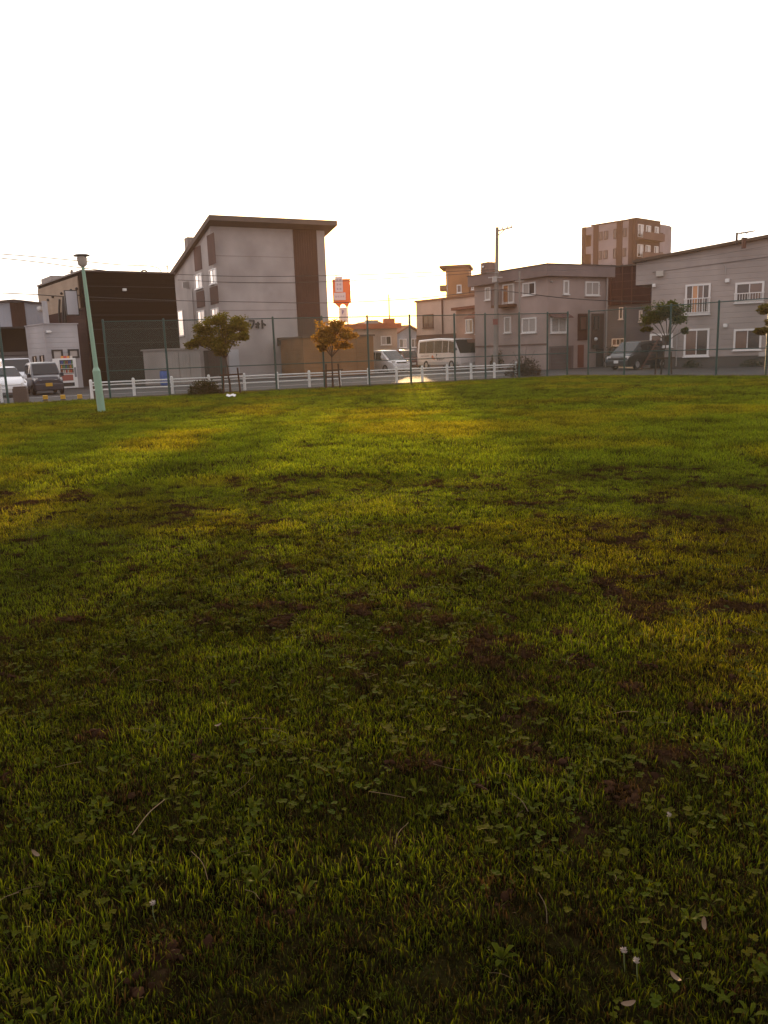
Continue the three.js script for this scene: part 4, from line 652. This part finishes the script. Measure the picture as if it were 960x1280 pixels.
// ---------------------------------------------------------------- poles, signs, wires
const P1 = at(619.5, 455, 59);
{
  const top = at(621.5, 284, 59), H = top.y + 0.075, t = thing('utility_pole', 'tall concrete utility pole with a short arm at its top', 'utility pole', V(P1.x, -0.075, P1.z));
  const tilt = top.x - P1.x, q = new THREE.Matrix4().makeRotationZ(-Math.atan2(tilt, H));
  mesh('shaft', cyl(0.19, 0.11, H, 0, 0, 0, 14).applyMatrix4(q), M.pole, t);
  mesh('arm', [bar(V(tilt, H - 0.25, 0), V(tilt + 1.05, H - 0.05, 0.1), 0.1), bar(V(tilt, H - 0.6, 0), V(tilt + 0.5, H - 0.2, 0.05), 0.06)], M.metal, t);
  for (const k of [0.35, 0.7, 1.0]) mesh('insulator', cyl(0.05, 0.035, 0.16, tilt + k, H - 0.19 + k * 0.16, 0.08, 8), M.white, t);
  mesh('bracket', [bar(V(-0.5, H * 0.655, 0.2), V(0.5, H * 0.655, 0.2), 0.07), bar(V(-0.6, H * 0.69, 0.2), V(0.25, H * 0.69, 0.2), 0.05)], M.metal, t);
  mesh('junction_box', rbx(-0.22, 0.1, H * 0.62, H * 0.66, 0.16, 0.4, 0.03), M.metal, t); mesh('pole_sign', bx(-0.2, 0.16, 3.2, 3.6, 0.18, 0.2), std([0.2, 0.05, 0.045], 0.6), t);
}
{
  const p = at(649.5, 469, 50), tp = at(646, 339, 50), t = thing('service_pole', 'thin grey service pole beside the twiggy shrub', 'pole', V(p.x, -0.075, p.z)); mesh('shaft', cyl(0.075, 0.05, tp.y + 0.07, 0, 0, 0, 10), M.pole, t); mesh('hook', bar(V(-0.25, tp.y - 0.5, 0), V(0.25, tp.y - 0.5, 0), 0.04), M.metal, t);
}
{
  const a = at(487.5, 420, 92), b = at(486, 368, 92), t = thing('thin_pole', 'thin dark pole behind the low cream building', 'pole', V(a.x, -0.075, a.z)); mesh('shaft', cyl(0.1, 0.06, b.y + 0.07, 0, 0, 0, 8), M.pole, t); mesh('crossarm', bar(V(-0.4, b.y - 0.4, 0), V(0.3, b.y - 0.4, 0), 0.06), M.metal, t);
}
{ // roadside pylon sign
  const d = 84, b = at(428, 440, d), y = (py) => at(428, py, d).y + 0.075, w = (px) => at(px, 365, d).x - b.x, t = thing('pylon_sign', 'tall orange roadside pylon sign with white panels and a parking board', 'sign', V(b.x, -0.075, b.z));
  mesh('sign_box', rbx(w(416), w(438.5), y(379), y(349), -0.25, 0.25, 0.06), std([0.72, 0.15, 0.035], 0.5), t);
  mesh('shoulder', prism([[w(418), y(378.9)], [w(436), y(378.9)], [w(434.5), y(383)], [w(432), y(384)], [w(430), y(381)], [w(427.5), y(380)], [w(425.5), y(381)], [w(424), y(384)], [w(421.5), y(383)]], -0.2, 0.2), std([0.72, 0.15, 0.035], 0.5), t);
  mesh('leg', bx(w(422.4), w(424), 0, y(383), -0.1, 0.1), M.white, t); mesh('leg', bx(w(432.3), w(434), 0, y(383), -0.1, 0.1), M.white, t);
  const purple = std([0.22, 0.12, 0.26], 0.6), pane = std([0.62, 0.56, 0.6], 0.5), rnd = rng(9);
  const signText = (x0, x1, yb, yt, rows, cols, z) => { const q = [], cw = (x1 - x0) / cols, ch = (yt - yb) / rows; for (let r = 0; r < rows; r++) for (let c = 0; c < cols; c++) { const X = x0 + cw * (c + 0.5), Y = yb + ch * (r + 0.5), s = Math.min(cw, ch) * 0.34; q.push(bx(X - s, X + s, Y + s * 0.4, Y + s * 0.62, z, z + 0.01), bx(X - s, X + s, Y - s * 0.6, Y - s * 0.38, z, z + 0.01), bx(X - 0.12 * s, X + 0.12 * s, Y - s, Y + s, z + 0.002, z + 0.012)); if (rnd() > 0.4) q.push(bx(X - s, X - s * 0.78, Y - s * 0.6, Y + s * 0.6, z + 0.004, z + 0.014)); } return q; };
  const up = mesh('upper_panel', bx(w(419.5), w(429), y(365), y(346), 0.252, 0.32), pane, t); mesh('panel_text', signText(w(420.5), w(428), y(364), y(347.5), 3, 2, 0.321), purple, up);
  const lo = mesh('lower_panel', rbx(w(417.5), w(432), y(375.5), y(366), 0.252, 0.34, 0.04), pane, t); mesh('panel_text', signText(w(418.5), w(431), y(374.5), y(367), 1, 4, 0.341), purple, lo);
  const pb = mesh('parking_board', bx(w(424.1), w(432.2), y(403), y(384.5), -0.05, 0.06), std([0.6, 0.58, 0.62], 0.5), t);
  const X = w(427.2), Y0 = y(393), Y1 = y(388), hh = Y1 - Y0; mesh('letter', [bx(X - 0.05, X + 0.01, Y0, Y1, 0.061, 0.075), new THREE.TorusGeometry(hh * 0.26, 0.03, 6, 14, Math.PI).rotateZ(-Math.PI / 2).translate(X + 0.01, Y1 - hh * 0.27, 0.07)], std([0.08, 0.06, 0.3], 0.5), pb);
  mesh('roof_lamp', [420.5, 422, 428.5, 430.5, 432, 434].map((px) => cyl(0.03, 0.02, 0.3, w(px), y(px < 424 ? 346 : 349), 0, 6)), M.metal, t);
}
function wire(name, label, pts, r, cat = 'wire') { return tag(mesh(name, tube(pts.map(([px, py, d]) => at(px, py, d)), r, 5, 60), M.wire), label, cat); }
const p1y = (py) => [619, py, 58.7];
wire('overhead_wire', 'upper overhead wire running in from the left over the dark building roof', [[-30, 315, 50], [50, 321.5, 51.5], [103, 326.5, 52.5], [150, 331, 53.5], [190, 333, 54.5], [199, 336, 55], [202, 341, 55.4]], 0.03);
wire('overhead_wire', 'second overhead wire meeting the dark building roof behind the lamp', [[-30, 319.5, 50], [50, 328, 51.5], [103, 335, 53], [145, 340, 54.5]], 0.03);
wire('overhead_wire', 'dark drop wire from the left edge to the beige side wall', [[-30, 365, 53], [0, 366.2, 53.5], [45, 368.3, 54.5], [88, 371.5, 55.8]], 0.032);
wire('overhead_wire', 'faint wire crossing the sky above the striped workshop', [[-30, 338, 56], [20, 342, 56.5], [60, 344.5, 57.5], [100, 346, 58]], 0.018);
wire('overhead_wire', 'topmost wire crossing the front of the grey three-storey building', [[222, 343, 55.5], [300, 345.5, 56], [410, 344.5, 57], [520, 341, 58], p1y(337)], 0.02);
wire('overhead_wire', 'second wire crossing the front of the grey three-storey building', [[222, 350, 55.5], [300, 353, 56], [410, 352, 57], [520, 346, 58], p1y(340)], 0.017);
wire('overhead_wire', 'thick dark wire crossing the grey three-storey building at half height', [[105, 371, 53], [222, 375.8, 54.5], [320, 377.6, 55.5], [410, 378.6, 56.5], [520, 373, 58], p1y(362)], 0.022);
wire('overhead_wire', 'slanting wire across the front of the grey corner house', [p1y(362), [650, 366, 55], [700, 372, 54], [760, 376, 53], [815, 377, 52]], 0.03);
wire('overhead_wire', 'thin wire running from the utility pole past the tower to the right', [p1y(338), [700, 338, 54], [760, 334, 50], [860, 324, 46], [1000, 300, 40]], 0.007);
{ // roof aerials on the dark building
  const p = at(210, 342, 58), t = thing('roof_antenna', 'small antenna on the roof corner of the dark building', 'aerial', p); mesh('mast', cyl(0.03, 0.025, 0.75, 0, -0.1, 0, 6), M.dark, t); mesh('elements', [bar(V(-0.2, 0.5, 0), V(0.25, 0.4, 0), 0.03), bar(V(-0.15, 0.6, -0.15), V(0.1, 0.3, 0.15), 0.03)], M.dark, t);
  const q = at(91, 352, 64), u = thing('utility_pole', 'distant pole top with crossarm behind the beige side wall', 'utility pole', V(q.x, -0.075, q.z)); const H = at(91, 336, 64).y; mesh('shaft', cyl(0.14, 0.1, H, 0, 0, 0, 8), M.pole, u); mesh('crossarm', bar(V(-0.35, H - 0.15, 0), V(0.3, H - 0.2, 0), 0.08), M.metal, u);
}

// ---------------------------------------------------------------- grass
{
  const rnd = rng(2024), gm = new THREE.MeshPhysicalMaterial({ vertexColors: true, roughness: 0.75, transmission: 0.6, thickness: 0, side: THREE.DoubleSide, specularIntensity: 0.04 });
  function tuft(n, rad, hMin, hMax, w, straw) {
    const pos = [], cl = [], ix = [];
    for (let i = 0; i < n; i++) {
      const a = rnd() * 6.283, r = Math.sqrt(rnd()) * rad, h = lerp(hMin, hMax, rnd() ** 1.4), dir = rnd() * 6.283, bend = h * (0.1 + 0.7 * rnd() ** 2.5), yaw = rnd() * 3.14, ww = w * (0.6 + 0.7 * rnd()), bx0 = Math.cos(a) * r, bz0 = Math.sin(a) * r;
      const dry = rnd() < straw, k = rnd(), b = 0.75 + 0.5 * rnd(), tip = dry ? [0.2, 0.13, 0.045] : [lerp(0.26, 0.42, k) * b, lerp(0.31, 0.37, k) * b, 0.008 * b], root = dry ? [0.03, 0.02, 0.008] : [0.008 * b, 0.009 * b, 0.002 * b];  // dark roots: part thatch, part shade between blades painted into the colour
      const o = pos.length / 3;
      [[0, 0, 1], [0.3, 0.55, 0.85], [1, 1, 0]].forEach(([f, y, s], q) => {
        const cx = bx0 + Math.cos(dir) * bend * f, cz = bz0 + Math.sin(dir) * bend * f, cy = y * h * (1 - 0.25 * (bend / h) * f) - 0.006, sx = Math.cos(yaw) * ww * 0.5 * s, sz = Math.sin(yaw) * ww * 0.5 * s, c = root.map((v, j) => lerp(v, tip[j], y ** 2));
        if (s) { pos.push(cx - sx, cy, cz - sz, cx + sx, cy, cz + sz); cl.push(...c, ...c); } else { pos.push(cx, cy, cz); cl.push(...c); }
      });
      ix.push(o, o + 1, o + 2, o + 1, o + 3, o + 2, o + 2, o + 3, o + 4);
    }
    const g = new THREE.BufferGeometry(); g.setAttribute('position', new THREE.Float32BufferAttribute(pos, 3)); g.setAttribute('color', new THREE.Float32BufferAttribute(cl, 3)); g.setIndex(ix); g.computeVertexNormals(); return g;
  }
  function leafy(n, rad, kind) {                                  // clover, plantain and other broad-leaved weeds
    const pos = [], cl = [], ix = [];
    const blade = (root, dirA, up, len, wid, c0) => {
      const o = pos.length / 3, d = V(Math.cos(dirA), 0, Math.sin(dirA)), s = V(-d.z, 0, d.x);
      [[0, 0.1], [0.35, 0.9], [0.7, 1], [1, 0.25]].forEach(([f, wd], q) => { const p = root.clone().addScaledVector(d, len * f).add(V(0, up * Math.sin(f * 2.2) * len, 0)); for (const e of [-1, 0, 1]) { const v = p.clone().addScaledVector(s, e * wid * wd * 0.5).add(V(0, e ? 0.12 * wid * wd : 0, 0)); pos.push(v.x, v.y, v.z); cl.push(...c0.map((x) => x * (e ? 1 : 0.8))); } });
      for (let q = 0; q < 3; q++) for (let e = 0; e < 2; e++) { const a = o + q * 3 + e; ix.push(a, a + 1, a + 3, a + 1, a + 4, a + 3); }
    };
    for (let i = 0; i < n; i++) {
      const a = rnd() * 6.283, r = Math.sqrt(rnd()) * rad, h = kind ? 0.012 : 0.02 + 0.035 * rnd(), root = V(Math.cos(a) * r, h, Math.sin(a) * r), b = 0.7 + 0.6 * rnd(), c = [0.075 * b, 0.095 * b, 0.006 * b];
      if (!kind) { const y = rnd() * 6.283, len = 0.009 + 0.008 * rnd(); for (let k = 0; k < 3; k++) blade(root, y + k * 2.094, 0.25, len, len * 1.05, c); }
      else blade(V(root.x * 0.3, h, root.z * 0.3), a, 0.3 + 0.4 * rnd(), 0.035 + 0.05 * rnd(), 0.014 + 0.016 * rnd(), c);
    }
    const g = new THREE.BufferGeometry(); g.setAttribute('position', new THREE.Float32BufferAttribute(pos, 3)); g.setAttribute('color', new THREE.Float32BufferAttribute(cl, 3)); g.setIndex(ix); g.computeVertexNormals(); return g;
  }
  const near = [0, 1, 2, 3, 4].map(() => tuft(30, 0.055, 0.014, 0.045, 0.0036, 0.08)), tall = [0, 1, 2].map(() => tuft(16, 0.045, 0.03, 0.075, 0.0042, 0.06)), far = [0, 1, 2].map(() => tuft(24, 0.12, 0.03, 0.095, 0.009, 0.04));
  const clover = [0, 1, 2].map(() => leafy(4, 0.06, 0)), weed = [0, 1].map(() => leafy(8, 0.02, 1));
  const dryg = [0, 1].map(() => tuft(30, 0.08, 0.008, 0.04, 0.004, 1));
  const bins = new Map(), put = (g, x, d, s, tint) => { if (!bins.has(g)) bins.set(g, []); bins.get(g).push([x, d, s, tint]); };
  const one = (d0, d1, step, list, margin) => {
    for (let d = d0; d < d1; d += step) { const half = 0.5 * d + margin; for (let x = -half; x < half; x += step) {
      const X = x + (rnd() - 0.5) * step * 1.6, D = d + (rnd() - 0.5) * step * 1.6, E = edge(X); if (D > E - 0.02) continue;
      const b = bare(X, D), big = fbm(X * 0.5, D * 0.5, 51, 3), mid = fbm(X * 2.3, D * 2.3, 61, 3); if (rnd() < b * 0.97) { if (rnd() < 0.6) { const k = 0.35 + 0.6 * rnd(); put(dryg[(rnd() * 2) | 0], X, D, 0.6 + rnd() * 0.6, [k * 0.8, k * 0.72, k * 0.66]); } continue; }
      if (mid < 0.3 && rnd() < 0.4) { put(dryg[(rnd() * 2) | 0], X, D, 0.7 + 0.5 * rnd(), [0.3, 0.34, 0.2]); continue; }
      const yel = smooth(big, 0.42, 0.62), depthShade = smooth(D + 6 * (big - 0.5), 0.6, 8.5), dark = lerp(0.68, 1.15, smooth(mid, 0.33, 0.6)) * lerp(0.66, 1.42, depthShade), tint = [lerp(0.78, 1.12, yel) * dark, lerp(1, 1.04, yel) * dark, dark];  // vignette-like shade painted into tuft colour: darker near camera, lighter far off
      if (list === near && D < 7 && rnd() < 0.5) put(dryg[(rnd() * 2) | 0], X + (rnd() - 0.5) * 0.05, D, 0.7 + 0.4 * rnd(), rnd() < 0.4 ? [0.5, 0.4, 0.35] : [0.2, 0.26, 0.12]);
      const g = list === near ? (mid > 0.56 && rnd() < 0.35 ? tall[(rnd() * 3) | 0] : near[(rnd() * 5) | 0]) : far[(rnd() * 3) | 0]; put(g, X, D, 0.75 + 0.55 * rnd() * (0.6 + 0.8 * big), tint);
      if (list === near && D < 9) { const c = fbm(X * 1.1, D * 1.1, 91, 3); if (c > 0.46 && rnd() < 0.2) put(clover[(rnd() * 3) | 0], X + (rnd() - 0.5) * 0.05, D, 0.45 + 0.5 * rnd(), [0.7 + 0.5 * rnd(), 0.9, 1]); if (rnd() < 0.035) put(weed[(rnd() * 2) | 0], X, D, 0.3 + 0.35 * rnd(), [1, 1, 1]); }
    } }
  };
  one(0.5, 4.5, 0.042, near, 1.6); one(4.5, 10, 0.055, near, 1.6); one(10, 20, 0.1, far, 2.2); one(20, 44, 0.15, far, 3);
  for (let x = -17; x < 24; x += 0.07) { const X = x + rnd() * 0.1, E = edge(X); put(tall[(rnd() * 3) | 0], X, E - 0.06 - rnd() * 0.35, 1 + rnd() * 1.6, [0.8, 0.85, 0.8]); if (X > FL0.x + 1 && rnd() < 0.6) put(tall[(rnd() * 3) | 0], X, E + 0.3 + rnd() * 0.9, 0.8 + rnd() * 1.4, [0.8, 0.8, 0.8]); }
  const lawn = new THREE.Group(); lawn.name = 'lawn_grass'; tag(lawn, 'short patchy grass with clover covering the park field', 'grass', null, 'stuff'); scene.add(lawn);
  const m4 = new THREE.Matrix4(), q = new THREE.Quaternion(), e = new THREE.Euler(), c = new THREE.Color();
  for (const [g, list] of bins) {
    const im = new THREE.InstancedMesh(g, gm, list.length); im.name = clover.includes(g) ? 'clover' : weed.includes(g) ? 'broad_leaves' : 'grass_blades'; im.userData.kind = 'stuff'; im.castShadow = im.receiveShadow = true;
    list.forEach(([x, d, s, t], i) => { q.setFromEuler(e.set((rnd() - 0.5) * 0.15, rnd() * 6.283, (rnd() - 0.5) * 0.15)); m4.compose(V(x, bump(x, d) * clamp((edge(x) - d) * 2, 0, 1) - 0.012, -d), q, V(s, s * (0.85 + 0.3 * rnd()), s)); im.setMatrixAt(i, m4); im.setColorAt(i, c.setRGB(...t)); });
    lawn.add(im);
  }
  // clods of dug-up earth
  const clodG = [0, 1, 2, 3].map((k) => { const g = new THREE.IcosahedronGeometry(1, 1), p = g.attributes.position, v = V(0, 0, 0); for (let i = 0; i < p.count; i++) { v.fromBufferAttribute(p, i); const f = 0.6 + 0.75 * fbm(v.x * 1.7 + k * 7 + 3, v.y * 1.7 + v.z * 2.3 + 5, 40 + k, 3); v.multiplyScalar(f); p.setXYZ(i, v.x, v.y * 0.62, v.z); } g.computeVertexNormals(); return g; });
  const cl = clodG.map(() => []);
  for (let i = 0; i < 420000; i++) { const D = i % 2 ? 1 + 8 * rnd() ** 0.8 : 8 + 24 * rnd(), X = (rnd() - 0.5) * (D * 1.05 + 2), b = bare(X, D); if (rnd() > b * 0.6 || D > edge(X) - 0.3) continue; cl[(rnd() * 4) | 0].push([X, D, (0.003 + 0.009 * rnd() ** 3) * (D > 12 ? 1.6 : 1), 0.6 + 0.7 * rnd()]); }
  const clods = new THREE.Group(); clods.name = 'soil_clods'; tag(clods, 'dark crumbled earth dug up in patches across the lawn', 'soil', null, 'stuff'); scene.add(clods);
  cl.forEach((list, k) => { const im = new THREE.InstancedMesh(clodG[k], M.soil, list.length); im.name = 'earth_crumbs'; im.userData.kind = 'stuff'; list.forEach(([x, d, s, t], i) => { q.setFromEuler(e.set(rnd() * 0.5, rnd() * 6.283, rnd() * 0.5)); m4.compose(V(x, bump(x, d) - 0.012 + s * 0.1, -d), q, V(s * (1 + rnd()), s * (0.8 + 0.4 * rnd()), s * (1 + rnd() * 0.5))); im.setMatrixAt(i, m4); im.setColorAt(i, c.setRGB(t, t, t)); }); clods.add(im); });
  // cut stalks lying in the grass
  const sg = tube([V(-0.05, 0, 0), V(0, 0.006, 0.006), V(0.05, 0.004, -0.004)], 0.0009, 4, 6), sm = new THREE.InstancedMesh(sg, std([0.09, 0.06, 0.028], 0.9), 170); sm.name = 'cut_stalks';
  for (let i = 0; i < 170; i++) { const D = 1.6 + 8 * rnd(), X = (rnd() - 0.5) * (D + 1.5); q.setFromEuler(e.set((rnd() - 0.5) * 0.5, rnd() * 6.283, (rnd() - 0.5) * 0.6)); m4.compose(V(X, bump(X, D) + 0.008 + 0.03 * rnd(), -D), q, V(1, 1, 1).multiplyScalar(0.4 + 0.9 * rnd())); sm.setMatrixAt(i, m4); }
  tag(sm, 'dry cut grass stalks scattered over the near lawn', 'dry stalks', null, 'stuff'); scene.add(sm);
}
// ---------------------------------------------------------------- single small things on the lawn
{
  const clov = [[796, 1198, 'white clover flower in the dark grass near the lower right corner'], [780, 1186, 'drooping white clover flower left of the open one at lower right'], [190, 1122, 'pale clover flower in the grass at lower left'], [836, 1014, 'small white clover flower among broad leaves at right']];
  clov.forEach(([px, py, lab], k) => { const p = onGround(px, py, 0.05), rnd = rng(50 + k), t = thing('clover_flower', lab, 'flower', V(p.x, bump(p.x, -p.z) - 0.012, p.z)), q = []; mesh('stalk', tube([V(0.004, 0, 0), V(0, 0.03, 0.004), V(0, 0.06, 0)], 0.0012, 5, 6), std([0.08, 0.11, 0.03]), t); for (let i = 0; i < 26; i++) { const a = rnd() * 6.28, u = rnd() * 1.6 - 0.6, w = Math.sqrt(Math.max(0, 1 - u * u)); q.push(new THREE.ConeGeometry(0.002, 0.007, 5).rotateX(1.2 * w).rotateY(-a + 1.57).translate(Math.cos(a) * w * 0.007, 0.062 + u * 0.006, Math.sin(a) * w * 0.007)); } mesh('flower_head', q, std([0.24, 0.2, 0.17], 0.8), t); });
  const leavesAt = [[786, 1252, 'curled pale dead leaf near the bottom right'], [880, 1152, 'thin buff dead leaf at the right in the dark grass'], [44, 1062, 'pale dead leaf at the left edge of the near grass'], [272, 905, 'curled buff leaf in the grass left of centre'], [845, 1220, 'flat grey leaf lying at lower right']];
  leavesAt.forEach(([px, py, lab], k) => { const p = onGround(px, py, 0.03), g = new THREE.PlaneGeometry(0.034, 0.012, 8, 3), a = g.attributes.position; for (let i = 0; i < a.count; i++) { const x = a.getX(i), u = x / 0.017; a.setXYZ(i, x, 0.006 * u * u + 0.3 * Math.abs(a.getY(i)), a.getY(i) * Math.sqrt(Math.max(0.02, 1 - u * u))); } g.computeVertexNormals(); const o = mesh('dead_leaf', g, new THREE.MeshStandardMaterial({ color: col(0.12, 0.075, 0.04), roughness: 0.8, side: THREE.DoubleSide })); o.position.set(p.x, bump(p.x, -p.z) + 0.03, p.z); o.rotation.set(0.3, k * 1.3, 0.25); tag(o, lab, 'leaf'); });
  const a = onGround(165, 1040, 0.03), b = onGround(206, 1001, 0.05); tag(mesh('dry_straw', tube([a.clone().setY(0.02), a.clone().lerp(b, 0.5).setY(0.05), b.clone().setY(0.055)], 0.0016, 5, 10), std([0.16, 0.11, 0.055], 0.8)), 'long dry straw lying slantwise in the near grass at left', 'straw');
  const l = onGround(289, 497, 0.02), lit = mesh('litter', new THREE.PlaneGeometry(0.34, 0.2, 6, 4).rotateX(-1.3), new THREE.MeshStandardMaterial({ color: col(0.7, 0.68, 0.66), roughness: 0.7, side: THREE.DoubleSide })); { const q = lit.geometry.attributes.position; for (let i = 0; i < q.count; i++) q.setY(i, q.getY(i) + 0.02 * Math.sin(q.getX(i) * 30) + 0.015 * Math.sin(q.getZ(i) * 40)); lit.geometry.computeVertexNormals(); } lit.position.set(l.x, 0.11, l.z); tag(lit, 'crumpled white paper scrap on the grass near the round shrub', 'litter');
}
renderer.render(scene, camera);
